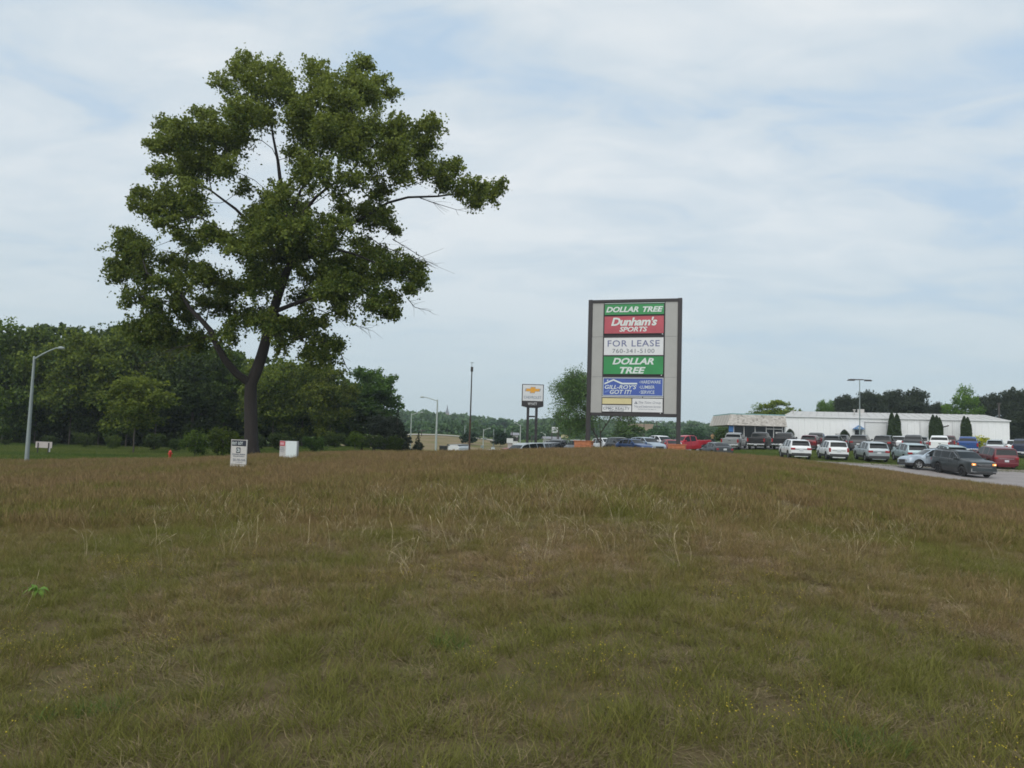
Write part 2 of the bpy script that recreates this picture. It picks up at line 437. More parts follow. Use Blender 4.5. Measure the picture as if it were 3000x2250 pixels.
# ------------------------------------------------------------------ grass
def blades(n, length, width, lean, curl, rad, seg=3, rnd=None, head=None, seed=0, flat=0.0):
    """n tapered bent blades in a tuft; head=(length fraction, width) adds a seed head"""
    r = np.random.default_rng(seed)
    V = []; Fq = []; C = []
    for i in range(n):
        a = r.uniform(0, 2*math.pi); rr = rad*math.sqrt(r.random())
        bx, by = rr*math.cos(a), rr*math.sin(a)
        d = a + r.normal(0, .8); Ln = r.uniform(*length); le = r.uniform(*lean); cu = r.uniform(*curl)
        w = r.uniform(*width); fa = r.uniform(0, math.pi); px_, py_ = math.cos(fa)*w/2, math.sin(fa)*w/2
        x, y, z = bx, by, -0.01; ang = le; b0 = len(V); c = r.random() if rnd is None else r.uniform(*rnd)
        side = r.normal(0, .25)
        for s in range(seg+1):
            k = 1 - (s/seg)**1.5*.85
            if head and s == seg-1: k = head
            V.append((x-px_*k, y-py_*k, z)); V.append((x+px_*k, y+py_*k, z)); C += [c, c]
            st = Ln/seg
            x += st*math.sin(ang)*math.cos(d); y += st*math.sin(ang)*math.sin(d); z += st*math.cos(ang)
            if flat: z = max(z, .01)
            ang += cu/seg; d += side
        for s in range(seg):
            Fq.append((b0+2*s, b0+2*s+1, b0+2*s+3, b0+2*s+2))
    return np.array(V), np.array(Fq), np.array(C)
def tuft(name, parts, mt):
    V = []; Q = []; C = []; b = 0
    for v, q, c in parts:
        V.append(v); Q.append(q + b); C.append(c); b += len(v)
    me = np_mesh(name, np.concatenate(V), np.concatenate(Q), True)
    a = me.attributes.new('rnd', 'FLOAT', 'POINT'); a.data.foreach_set('value', np.concatenate(C).astype(np.float32))
    me.materials.append(mt)
    return bpy.data.objects.new(name, me)
def scatter(name, label_kind, variants, X, Yv, scale, tone, tilt=.15, seed=0, dz=0.0):
    r = np.random.default_rng(seed); n = len(X)
    col = bpy.data.collections.new(name + '_kinds')
    for v in variants: col.objects.link(v)
    me = bpy.data.meshes.new(name)
    me.vertices.add(n); me.vertices.foreach_set('co', np.stack([X, Yv, terr(X, Yv) + dz], 1).astype(np.float32).ravel())
    def at(nm, tp, vals, key='value'):
        a = me.attributes.new(nm, tp, 'POINT'); a.data.foreach_set(key, vals)
    at('rot', 'FLOAT_VECTOR', np.stack([r.normal(0, tilt, n), r.normal(0, tilt, n), r.uniform(0, 6.283, n)], 1).astype(np.float32).ravel(), 'vector')
    at('scl', 'FLOAT', np.asarray(scale, dtype=np.float32)); at('tone', 'FLOAT', np.asarray(tone, dtype=np.float32))
    at('pick', 'INT', r.integers(0, len(variants), n).astype(np.int32))
    o = bpy.data.objects.new(name, me); COL.objects.link(o)
    g = bpy.data.node_groups.new(name, 'GeometryNodeTree')
    g.interface.new_socket('Geometry', in_out='INPUT', socket_type='NodeSocketGeometry')
    g.interface.new_socket('Geometry', in_out='OUTPUT', socket_type='NodeSocketGeometry')
    gi = g.nodes.new('NodeGroupInput'); go = g.nodes.new('NodeGroupOutput')
    ci = g.nodes.new('GeometryNodeCollectionInfo'); ci.inputs['Collection'].default_value = col
    ci.inputs['Separate Children'].default_value = True; ci.inputs['Reset Children'].default_value = True
    ip = g.nodes.new('GeometryNodeInstanceOnPoints'); ip.inputs['Pick Instance'].default_value = True
    def na(nm, tp):
        x = g.nodes.new('GeometryNodeInputNamedAttribute'); x.data_type = tp; x.inputs['Name'].default_value = nm; return x.outputs['Attribute']
    g.links.new(gi.outputs[0], ip.inputs['Points']); g.links.new(ci.outputs[0], ip.inputs['Instance'])
    er = g.nodes.new('FunctionNodeEulerToRotation'); g.links.new(na('rot', 'FLOAT_VECTOR'), er.inputs[0])
    g.links.new(er.outputs[0], ip.inputs['Rotation']); g.links.new(na('scl', 'FLOAT'), ip.inputs['Scale']); g.links.new(na('pick', 'INT'), ip.inputs['Instance Index'])
    g.links.new(ip.outputs[0], go.inputs[0])
    md = o.modifiers.new('scatter', 'NODES'); md.node_group = g
    tag(o, label_kind, None, None, 'stuff')
    return o
def pts(density, y0, y1, umax=1.15, seed=0, test=True):
    """uniform random points on the meadow; density per square metre"""
    r = np.random.default_rng(seed)
    area = (y1 - y0)*2*umax*y1; n = int(area*density)
    y = r.uniform(y0, y1, n); x = r.uniform(-umax*y1, umax*y1, n)
    k = np.abs(x) < umax*y + 1.5
    if test: k &= in_field(x, y)
    return x[k], y[k]
M_GR = grass_mat('green_grass', (.145, .150, .034, 1), (.215, .170, .060, 1))
M_BR = grass_mat('brown_sorrel', (.178, .145, .052, 1), (.225, .157, .078, 1))
M_ST = grass_mat('dry_straw', (.34, .29, .17, 1), (.40, .33, .21, 1), .1)
M_TH = grass_mat('dead_thatch', (.18, .145, .075, 1), (.30, .22, .14, 1), .05)
M_YF = mat('yellow_flower', (.36, .29, .02, 1), .7)
def tone_at(x, y):
    t = .62*fbm(x*.33, y*.20, 3) + .38*fbm(x*1.1, y*.8, 9)
    t = (t - .5)*3.0 + .38 + .35*np.clip((y - 16)/22, 0, 1)
    t = t + .3*np.exp(-(((x - 5.2)/2.6)**2 + ((y - 8.0)/2.2)**2))
    return np.clip(t, 0, 1)
gt = [tuft('grass_tuft', [blades(90, (.05, .17), (.002, .0042), (.1, 1.0), (.2, 1.5), .13, seg=4, seed=s)], M_GR) for s in (1, 2, 3)]
gt_far = [tuft('grass_tuft_far', [blades(60, (.08, .24), (.008, .014), (.1, .7), (.2, 1.1), .22, seed=s)], M_GR) for s in (4, 5)]
bt = [tuft('sorrel_tuft', [blades(48, (.10, .26), (.0018, .003), (.05, .7), (-.2, 1.0), .15, seg=5, head=1.9, seed=s),
                           blades(26, (.04, .12), (.003, .005), (.3, 1.2), (.2, 1.2), .13, seed=s+40)], M_BR) for s in (11, 12, 13)]
bt_far = [tuft('sorrel_tuft_far', [blades(70, (.10, .30), (.004, .008), (.05, .55), (-.1, .8), .28, seg=3, head=1.8, seed=s)], M_BR) for s in (14, 15)]
th = [tuft('thatch_mat', [blades(80, (.05, .16), (.003, .006), (1.2, 1.6), (-.2, .3), .16, seg=2, seed=s, flat=1)], M_TH) for s in (21, 22, 23)]
stw = [tuft('straw_stems', [blades(3, (.16, .42), (.0014, .0024), (.1, 1.0), (-.6, 1.6), .06, seg=9, head=2.2, seed=s)], M_ST) for s in range(31, 37)]
stw_b = [tuft('straw_bunch', [blades(9, (.22, .50), (.003, .0045), (.05, .6), (.1, 1.5), .10, seg=7, head=1.8, seed=s)], M_ST) for s in range(41, 45)]
x, y = pts(46, 1.2, 14, seed=1); t = tone_at(x, y); k = rng.random(len(x)) < (1.15 - t*.8)
scatter('meadow_grass', 'short green grass blades growing all over the near meadow', gt, x[k], y[k], rng.uniform(.55, 1.25, k.sum()), t[k], seed=1)
x, y = pts(7, 13, 55, seed=2); t = tone_at(x, y); k = rng.random(len(x)) < (1.05 - t*.75)
scatter('meadow_grass', 'green grass among the brown stems of the farther meadow', gt_far, x[k], y[k], rng.uniform(.7, 1.3, k.sum()), t[k], seed=2)
x, y = pts(22, 1.2, 14, seed=3); t = tone_at(x, y); k = rng.random(len(x)) < (.18 + t*.9)
scatter('brown_weeds', 'thin red brown weed stems standing in the near meadow', bt, x[k], y[k], rng.uniform(.4, 1.0, k.sum()), np.clip(t[k]+.1, 0, 1), seed=3)
x, y = pts(10, 13, 55, seed=4); t = tone_at(x, y); k = rng.random(len(x)) < (.35 + t*.75)
scatter('brown_weeds', 'brown haze of weed stems covering the crest of the meadow', bt_far, x[k], y[k], rng.uniform(.6, 1.1, k.sum()), np.clip(t[k]+.05, 0, 1), seed=4)
x, y = pts(60, 1.2, 12, seed=5); t = tone_at(x, y); k = rng.random(len(x)) < (.4 + t*.8)
scatter('dead_thatch', 'flattened dead grass lying on the soil of the near meadow', th, x[k], y[k], rng.uniform(.7, 1.3, k.sum()), t[k], .05, seed=5)
x, y = pts(1.8, 2.2, 22, seed=6); k = rng.random(len(x)) < np.clip(fbm(x*.5, y*.35, 21)*2 - .5, .06, 1)
scatter('dry_stems', 'single pale curling straw stems rising above the meadow grass', stw, x[k], y[k], rng.uniform(.5, 1.15, k.sum()), rng.random(k.sum()), .45, seed=6)
# the paler straw patch in the middle distance
n = 340; x = rng.normal(0.2, 3.8, n); y = rng.normal(13.5, 3.2, n); k = y > 7.5
scatter('dry_stems', 'loose patch of pale straw stems in the middle of the meadow', stw_b, x[k], y[k], rng.uniform(.6, 1.1, k.sum()), rng.random(k.sum()), .2, seed=7)
def flower_tuft(seed):
    r = np.random.default_rng(seed); v, q, c = blades(7, (.10, .22), (.002, .003), (.05, .5), (0, .4), .10, seg=3, seed=seed)
    me = np_mesh('flower_tuft', v, q); a = me.attributes.new('rnd', 'FLOAT', 'POINT'); a.data.foreach_set('value', c.astype(np.float32))
    bm = bmesh.new(); bm.from_mesh(me); tips = [v_.co.copy() for i, v_ in enumerate(bm.verts) if i % 8 == 7]
    bm.verts.ensure_lookup_table()
    for t_ in tips:
        for _ in range(2):
            p = t_ + Vector(r.normal(0, .012, 3))
            f0 = len(bm.faces)
            bmesh.ops.create_icosphere(bm, subdivisions=1, radius=float(r.uniform(.002, .0038)), matrix=Matrix.Translation(p))
            bm.faces.ensure_lookup_table()
            for f in bm.faces[f0:]: f.material_index = 1
    bm.to_mesh(me); bm.free(); me.materials.append(M_GR); me.materials.append(M_YF)
    return bpy.data.objects.new('flower_tuft', me)
x, y = pts(9, 1.5, 9.5, seed=8); k = rng.random(len(x)) < np.clip((fbm(x*.8, y*.8, 33) - .50)*5, 0, 1)
scatter('yellow_wildflowers', 'specks of tiny yellow wildflowers in the near meadow', [flower_tuft(s) for s in (51, 52, 53)], x[k], y[k], rng.uniform(.8, 1.3, k.sum()), rng.random(k.sum())*.4, seed=8)
# mown lawn
M_LW = grass_mat('lawn_grass', (.060, .105, .018, 1), (.12, .145, .032, 1))
lt = [tuft('lawn_tuft', [blades(40, (.03, .09), (.012, .02), (.1, .9), (.2, 1), .30, seg=2, seed=s)], M_LW) for s in (61, 62)]
def lawn_pts():
    r = np.random.default_rng(9); n = 60000
    x = r.uniform(-66, 62, n); y = r.uniform(36, 92, n); u = x/y
    k = ~in_field(x, y) & (np.abs(u) < .8) & (((x > 19) & (x < np.interp(y, [20, 30, 38, 50, 56, 61], [23.0, 23.4, 25.0, 27.7, 28.1, 25.8])) & (y < 60)) | ((u < -.12) & (y > crestY(u) + 7)) | ((u > .24) & (y > np.interp(x, [18, 25, 31, 41, 50], [66.6, 63.2, 61.4, 61.6, 58])) & (y < 88) & (x > 18)))
    return x[k], y[k]
x, y = lawn_pts(); _x2, _y2 = pts(3.0, 20, 58, seed=91); _k2 = _x2 > np.interp(_y2, [0, 30, 38, 50, 57], [21.8, 22.4, 24.0, 26.7, 27.2]) - 3.0*_x2**0; x = np.r_[x, _x2[_k2]]; y = np.r_[y, _y2[_k2]]; t = fbm(x*.15, y*.15, 5)
scatter('lawn_grass', 'mown green lawn grass beyond the meadow', lt, x, y, rng.uniform(.8, 1.3, len(x)), np.clip((t-.5)*3+.5, 0, 1), seed=10)
# single plants one can pick out
M_WEED = leaf_mat('broad_weed_leaf', (.14, .26, .04, 1), (.2, .34, .06, 1), .3)
def broad_weed(px, py, Y, s, label, nleaf=11, col=(1, 1, 1, 1)):
    g = G(px, Y); root = empty('leafy_weed', g); tag(root, label, 'weed')
    for i in range(nleaf):
        a = i*2.4; ln = s*random.uniform(.6, 1.0); el = random.uniform(.5, 1.2)
        mb = MB(); n = 5; L_ = []; Rr = []
        for j in range(n+1):
            q = j/n; w = s*.16*math.sin(math.pi*min(q*.95+.05, 1))**.8; rr = ln*q; ee = el - .9*q*q
            c = Vector((math.cos(a)*math.cos(ee)*rr, math.sin(a)*math.cos(ee)*rr, math.sin(ee)*rr + .05)); sd_ = Vector((-math.sin(a), math.cos(a), .25))*w
            L_.append(c - sd_); Rr.append(c + sd_)
        vs = L_ + Rr; mb.add(vs, [(j, j+1, n+2+j, n+1+j) for j in range(n)])
        o = mb.build('leaf', M_WEED, root, smooth=180); o.color = col
    return root
random.seed(5)
broad_weed(140, 1755, 7.6, .16, 'bright green broad-leaved weed at the left edge of the meadow')
tg = grass_mat('lush_grass', (.10, .165, .042, 1), (.15, .20, .055, 1))
def lush(px, Y, s, label):
    pr = []; rr = np.random.default_rng(int(px))
    for k in range(9):
        v, q, c = blades(int(rr.uniform(16, 46)), (.06*s, rr.uniform(.14, .25)*s), (.0022, .0045), (.1, 1.1), (.1, 1.2), .05*s, seg=4, seed=int(px)+k)
        v = v + np.array([rr.normal(0, .13*s), rr.normal(0, .11*s), 0]); pr.append((v, q, c))
    o = tuft('grass_clump', pr, tg); COL.objects.link(o); o.location = G(px, Y); tag(o, label, 'grass clump')
lush(1350, 5.6, 1.0, 'bright blue-green grass clump near the centre of the meadow foreground')
lush(330, 4.4, .9, 'pale green grass clump in the lower left of the meadow')
lush(2520, 3.95, .8, 'green grass clump in the lower right of the meadow, with splayed blades')
# ------------------------------------------------------------------ trees
def leaf_quads(C, n_per, size, seed=0, droop=0.3, aspect=.62, normal_from=None):
    """leaves at centres C (Kx3) with n_per leaves; every leaf is a folded pair of triangles as one quad"""
    r = np.random.default_rng(seed); n = len(C)
    d = r.normal(0, 1, (n, 3)); d[:, 2] -= droop; d /= np.linalg.norm(d, axis=1)[:, None]
    q = r.normal(0, 1, (n, 3)); q[:, 2] *= .6
    s = np.cross(d, q); s /= np.linalg.norm(s, axis=1)[:, None] + 1e-9
    L_ = (size*r.uniform(.6, 1.3, n))[:, None]; W = L_*aspect*.5
    nn = np.cross(d, s)*L_*.14
    a = C - d*L_*.5; b = C + s*W + nn; c = C + d*L_*.5; e = C - s*W + nn
    V = np.stack([a, b, c, e], 1).reshape(-1, 3)
    Q = np.arange(n*4).reshape(n, 4)
    return V, Q
def crown_mesh(name, C, size, mt, rnd=None, seed=0, **kw):
    V, Q = leaf_quads(C, 1, size, seed, **kw)
    me = np_mesh(name, V, Q)
    r = np.random.default_rng(seed+5)
    if rnd is None: rnd = r.random(len(C))
    a = me.attributes.new('rnd', 'FLOAT', 'POINT'); a.data.foreach_set('value', np.repeat(np.clip(rnd, 0, 1), 4).astype(np.float32))
    me.materials.append(mt); return me
def sphere_pts(n, r, shell=.45):
    v = r.normal(0, 1, (n, 3)); v /= np.linalg.norm(v, axis=1)[:, None]
    return v*(r.random(n)**shell)[:, None]

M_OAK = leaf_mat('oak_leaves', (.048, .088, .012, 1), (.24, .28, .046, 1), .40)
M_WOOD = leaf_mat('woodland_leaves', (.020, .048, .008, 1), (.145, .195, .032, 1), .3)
M_PINE = leaf_mat('pine_needles', (.016, .027, .012, 1), (.036, .050, .018, 1), .05)
M_FAR = leaf_mat('distant_leaves', (.048, .105, .050, 1), (.11, .18, .072, 1), .2)  # bluer green puts part of the distance haze into the leaves
M_BARK = mat('oak_bark', (.024, .020, .018, 1), .95, noise=.35, nscale=6, bump=1.0, bscale=9, stretch=(3, 3, .5))
M_BARK2 = mat('grey_bark', (.075, .065, .055, 1), .95, noise=.25, nscale=6)

def grow(skeleton, targets, r):
    """connect targets to a skeleton. skeleton: list of (point, parent index, fixed radius). returns nodes, parents"""
    nodes = [Vector(p) for p, _ in skeleton]; par = [q for _, q in skeleton]
    base = len(nodes)
    root = nodes[0]
    plen = [0]*len(nodes)
    for i in range(1, len(nodes)): plen[i] = plen[par[i]] + (nodes[i]-nodes[par[i]]).length
    order = sorted(range(len(targets)), key=lambda i: min((targets[i]-n).length for n in nodes[:base]))
    arr = np.array([tuple(n) for n in nodes])
    pl = np.array(plen)
    tipidx = []
    for ti in order:
        t = np.array(tuple(targets[ti]))
        dv = arr - t; dist = np.linalg.norm(dv, axis=1)
        up = np.clip(arr[:, 2] - t[2], 0, None)      # avoid branches that come down from above
        cost = dist + .18*pl + 1.1*up + np.where(np.arange(len(arr)) < 4, 50, 0)
        j = int(np.argmin(cost)); p0 = Vector(arr[j]); p1 = targets[ti]; d = p1 - p0
        n = max(2, int(d.length/.7)); last = j
        sag = Vector((r.normal(0, .10), r.normal(0, .10), r.normal(.10, .10)))*d.length
        for k in range(1, n+1):
            s = k/n; q = p0 + d*s + sag*(math.sin(math.pi*s)) + Vector(r.normal(0, .04, 3))*(1 if k < n else 0)
            nodes.append(q); par.append(last); last = len(nodes)-1
            arr = np.vstack([arr, tuple(q)]); pl = np.append(pl, pl[par[last]] + (q - nodes[par[last]]).length)
        tipidx.append(last)
    return nodes, par, tipidx
def radii(nodes, par, tip=.012, ex=2.3, grow_=.0):
    n = len(nodes); ch = [[] for _ in range(n)]
    for i in range(1, n): ch[par[i]].append(i)
    rad = [0.0]*n
    for i in range(n-1, -1, -1):
        rad[i] = tip if not ch[i] else (sum(rad[c]**ex for c in ch[i]))**(1/ex) + grow_
    return rad, ch
def chains(nodes, par, ch, rad):
    out = []
    def follow(i, start):
        c = [start, i] if start is not None else [i]
        while ch[c[-1]]:
            k = sorted(ch[c[-1]], key=lambda q: -rad[q])
            for other in k[1:]: stack.append((other, c[-1]))
            c.append(k[0])
        out.append(c)
    stack = [(0, None)]
    while stack:
        i, s = stack.pop(); follow(i, s)
    return out

# --- the tall oak
YT = 46.0
def oak():
    r = np.random.default_rng(42)
    base = P(737, 1338, YT); base.z = tz(base.x, YT)
    root = empty('oak_tree', base); tag(root, 'tall dark green oak with a leaning trunk, alone on the crest of the meadow', 'tree')
    def q(px, py, dy): return P(px, py, YT + dy) - base
    sk = []
    minr = [.47]
    def path(pts_, start, r0=.13, r1=.035):
        last = start
        for k, p in enumerate(pts_):
            sk.append((q(*p), last)); last = len(sk)-1; minr.append(r0 + (r1-r0)*k/max(1, len(pts_)-1))
        return last
    sk.append((Vector((0, 0, -.15)), -1))
    a = path([(736, 1290, 0), (735, 1230, 0), (734, 1170, 0), (735, 1125, 0)], 0, .40, .36); fork = a
    a = path([(752, 1085, 0), (766, 1045, .1), (777, 1005, .2), (787, 960, .2), (800, 915, .2)], fork, .34, .28); m1 = a
    a = path([(815, 865, .1), (832, 815, 0), (852, 770, 0)], m1, .27, .23); m2 = a
    a = path([(850, 725, 0), (841, 680, 0), (834, 625, .2), (829, 570, .3), (820, 520, .2), (814, 470, 0), (800, 400, 0), (790, 330, 0)], m2, .20, .05)
    path([(690, 1092, -.6), (660, 1055, -1.2), (636, 1015, -1.6), (618, 970, -1.8), (590, 938, -2), (557, 905, -2.2), (533, 865, -2.3), (490, 832, -2.4), (430, 800, -2.5)], fork, .23, .05)
    path([(876, 660, -.3), (895, 615, -.6), (925, 578, -1), (960, 550, -1.2), (1000, 522, -1.4), (1035, 495, -1.5), (1060, 455, -1.5)], m2)
    path([(925, 700, .5), (985, 672, .9), (1040, 650, 1.1), (1090, 622, 1.3), (1136, 594, 1.4), (1195, 578, 1.4), (1283, 575, 1.4), (1372, 563, 1.4), (1440, 560, 1.3)], m2)
    path([(800, 730, .6), (760, 690, 1), (720, 642, 1.3), (690, 612, 1.5), (660, 590, 1.7), (620, 560, 1.9), (580, 533, 2.1), (530, 505, 2.2)], m2)
    path([(760, 790, -.8), (715, 740, -1.2), (675, 700, -1.5), (628, 660, -1.8), (590, 640, -2)], m2-1)
    path([(850, 895, -.8), (905, 875, -1.3), (960, 850, -1.6), (1020, 835, -1.8)], m1)
    path([(890, 760, -1), (929, 740, -1.4), (985, 730, -1.8), (1040, 745, -2), (1100, 770, -2)], m2)
    path([(840, 940, 1), (880, 930, 1.6), (915, 950, 2)], m1)
    path([(850, 640, 1.2), (880, 560, 1.8), (930, 480, 2.2), (960, 400, 2.4), (1000, 320, 2.5)], m2)
    cl = [(820,110,60),(930,130,60),(700,200,55),(860,230,95),(980,240,85),(1150,130,60),(1180,220,95),(1365,95,42),(1335,190,65),(1478,165,32),(1540,240,22),(1430,255,75),(1310,290,75),(595,345,36),(630,430,70),(750,370,95),(720,500,95),(850,350,75),(1080,330,70),
     (385,410,45),(440,505,80),(340,530,48),(540,495,75),(480,620,80),(390,640,42),(600,620,85),(700,630,60),(465,400,22),
     (275,765,36),(340,840,65),(440,800,75),(530,770,55),(420,900,45),(560,850,45),(500,975,36),(630,960,45),
     (200,960,48),(135,1020,36),(240,1050,65),(180,1140,55),(280,1170,65),(380,1100,45),(450,1180,65),(520,1130,36),(115,1180,20),(225,1285,36),(325,1318,20),(550,1040,36),
     (440,1310,30),(560,1190,45),(640,1180,50),(610,1310,55),(380,1385,45),(300,1400,45),(500,1400,48),(700,1350,60),(235,1440,45),(400,1470,60),(330,1500,50),(560,1490,50),(690,1480,45),
     (1080,420,85),(1200,440,95),(1100,650,75),(1180,640,55),(1020,560,45),(940,740,36),(900,850,75),(1000,850,85),(860,960,95),(980,960,95),(1100,920,70),(1190,920,60),(820,1060,85),(950,1080,85),(1080,1050,65),(860,1200,90),(740,1240,65),(960,1200,45),(900,1380,65),(820,1380,55),(755,1420,36),(1200,1030,55),(800,720,34),(700,1000,45),
     (1280,420,90),(1400,440,85),(1520,455,75),(1600,415,48),(1695,405,52),(1765,405,28),(1735,490,46),(1650,480,50),(1330,550,70),(1450,610,55),(1540,560,65),(1600,600,50),(1680,560,48),(1700,650,55),(1560,675,48),(1780,640,48),(1860,625,38),(1885,715,45),(1950,700,36),(1995,745,36),(2065,735,38),(1960,800,20),(1800,715,45),(1280,690,50),(1350,700,42),(1475,760,42),(1290,840,36),(1370,855,55),(1460,860,48),(1420,910,45),(1525,885,36),(1545,940,18),(1300,920,45),
     (1250,1000,60),(1380,1010,36),(1440,1070,45),(1530,1095,48),(1620,1110,48),(1665,1165,38),(1675,1205,28),(1590,1160,55),(1500,1170,45),(1200,1130,70),(1320,1120,75),(1140,1190,50),(1260,1220,75),(1380,1210,65),(1460,1260,55),(1540,1290,28),(1620,1250,18),(1300,1300,45),(1200,1260,45),(1440,1340,28),(1490,1360,24),(1540,1372,16),(1270,1350,20),
     (1060,1290,45),(1100,1370,45),(1180,1410,28),(1040,1440,45),(1120,1470,48),(1190,1500,38),(1250,1525,16),(1120,1540,45),(1210,1590,36),(1000,1510,36),(960,1440,45)]
    ccx, ccy, RX, RY = 950, 820, 900, 780
    T = []; Rr = []
    for i, (cx_, cy_, cr) in enumerate(cl):
        px, py = 250 + cx_*.5906, 120 + cy_*.5906
        e = ((cx_-ccx)/RX)**2 + ((cy_-ccy)/RY)**2
        dmax = 5.2*math.sqrt(max(0.06, 1 - min(e, .94)))
        dy = r.uniform(-dmax, dmax)
        dy = math.copysign(abs(dy)**.8*dmax**.2, dy)
        T.append(q(px, py, dy)); Rr.append(cr*.5906/F*(YT+dy))
        if cr >= 65:      # fill the depth behind or before the big clumps
            T.append(q(px + r.normal(0, 18), py + r.normal(0, 18), -dy + r.normal(0, .6))); Rr.append(cr*.5906*.8/F*YT)
    cc_ = q(800, 640, 0); T = [cc_ + (t - cc_)*.965 for t in T]
    for t, cr in list(zip(T, Rr)):
        for _ in range(1 + int(r.random() < .35)):
            v = Vector(r.normal(0, 1, 3)).normalized(); v.y *= 1.4; v.z *= (.55 if v.z > 0 else 1.1)
            T.append(t + v*cr*r.uniform(.85, 1.35)); Rr.append(cr*r.uniform(.38, .62))
    nodes, par, tips = grow(sk, T, r)
    # twigs inside each clump
    twig_leaf = []; twig_t = []
    rad, ch = radii(nodes, par, .016, 2.45)
    for i in range(len(rad)):
        rad[i] = max(minr[i], min(rad[i], minr[i]*1.25)) if i < len(minr) else min(rad[i], .09)
    sp = len(sk)
    trunk = MB(); limb = MB()
    for c in chains(nodes, par, ch, rad):
        tgt = trunk if c[0] == 0 else limb
        p = [nodes[i] for i in c]; rr = [rad[i] for i in c]
        if len(c) > 1 and c[0] != 0: rr[0] = min(rr[0], rr[1]*1.15)
        tgt.tube(p, rr, 10 if c[0] == 0 else (6 if max(rr) > .06 else 4), cap=False)
    # root flare
    for k in range(5):
        a_ = k*1.256 + .3
        trunk.tube([(math.cos(a_)*.62, math.sin(a_)*.62, -.12), (math.cos(a_)*.36, math.sin(a_)*.36, .22), (math.cos(a_)*.2, math.sin(a_)*.2, .9)], [.10, .16, .1], 6)
    trunk.build('trunk', M_BARK, root, smooth=60)
    L1 = []; tw = MB(); ctr = q(800, 760, 0)
    for t, cr in zip(T, Rr):
        sub = max(6, int(24*(cr/.8)**2)); 
        o = sphere_pts(sub, r, .6)*cr*1.1; o[:, 2] *= .85
        for _ in range(6 if cr > .45 else 4):      # leafy sprays reaching out of the clump
            d = (t - ctr); d.normalize(); d = (d*.7 + Vector(r.normal(0, .75, 3)) + Vector((0, 0, .45))).normalized()
            ln = cr*r.uniform(1.1, 2.1) + .25; m_ = int(18 + 26*ln); s_ = r.random(m_)**.8
            bend = np.array([0, 0, -.25*ln])
            L1.append(np.array(tuple(t)) + np.outer(s_*ln, np.array(tuple(d))) + np.outer(s_**2, bend) + r.normal(0, 1, (m_, 3))*(.06 + .13*(1 - s_))[:, None])
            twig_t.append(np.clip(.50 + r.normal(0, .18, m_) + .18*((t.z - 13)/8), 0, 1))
            if r.random() < .5: tw.tube([t, t + d*ln*.5 + Vector((0, 0, -.06*ln)), t + d*ln + Vector((0, 0, -.25*ln))], [.014, .009, .004], 3, cap=False)
        for s in o:
            c = t + Vector(s)
            if r.random() < .35 and (c - t).length > .25: tw.tube([t, t.lerp(c, .5) + Vector(r.normal(0, .05, 3)), c], [.014, .010, .006], 3, cap=False)
            n = int(r.uniform(16, 36))
            pts_ = np.array(tuple(c)) + r.normal(0, 1, (n, 3))*np.array([.23, .23, .18])*(.6 + .9*r.random())
            L1.append(pts_)
            # lit tops put into leaf tone: lighter up each clump and the crown
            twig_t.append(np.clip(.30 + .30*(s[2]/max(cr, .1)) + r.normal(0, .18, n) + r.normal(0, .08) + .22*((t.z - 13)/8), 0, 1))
    C = np.concatenate(L1); RN = np.concatenate(twig_t)
    limb.build('limbs', M_BARK, root, smooth=60)
    # bare twigs
    def bare(pp, n=9, ln=1.0):
        base_p = [q(*p) for p in pp]; tw.tube(base_p, np.linspace(.03, .010, len(base_p)), 4, cap=False)
        for _ in range(n):
            i = r.integers(1, len(base_p)); p = base_p[i-1].lerp(base_p[i], r.random()); d = (base_p[-1] - base_p[0]).normalized()
            d = (d + Vector(r.normal(0, .45, 3))).normalized(); m_ = p + d*ln*.5 + Vector(r.normal(0, .06, 3))
            tw.tube([p, m_, m_ + (d + Vector(r.normal(0, .3, 3)))*ln*.5], [.012, .009, .005], 3, cap=False)
    bare([(1077, 693, -2), (1120, 720, -2.2), (1180, 745, -2.4), (1240, 762, -2.5), (1283, 778, -2.6)], 16, 1.3)
    bare([(1150, 700, -1), (1185, 722, -1), (1240, 755, -1), (1255, 785, -1)], 8, .9)
    bare([(930, 905, -1), (985, 930, -1.2), (1030, 948, -1.2), (1085, 968, -1.3)], 14, 1.0)
    bare([(1190, 870, -1), (1215, 900, -1), (1262, 912, -1)], 8, .7)
    bare([(1230, 580, 1.4), (1290, 600, 1.4), (1340, 615, 1.4), (1380, 608, 1.4)], 12, 1.0)
    bare([(1000, 1040, -1), (1015, 1075, -1.2), (1030, 1095, -1.2)], 6, .6)
    bare([(560, 745, -2), (520, 742, -2), (480, 738, -2)], 7, .8)
    bare([(560, 1010, -2), (510, 1020, -2), (460, 1040, -2), (430, 1070, -2)], 14, 1.2)
    bare([(700, 1000, -1), (660, 1015, -1), (625, 1060, -1)], 8, 1)
    tw.build('twigs', M_BARK, root)
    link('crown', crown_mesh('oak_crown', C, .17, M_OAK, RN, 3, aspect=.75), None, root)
    print('oak leaves', len(C))
oak()

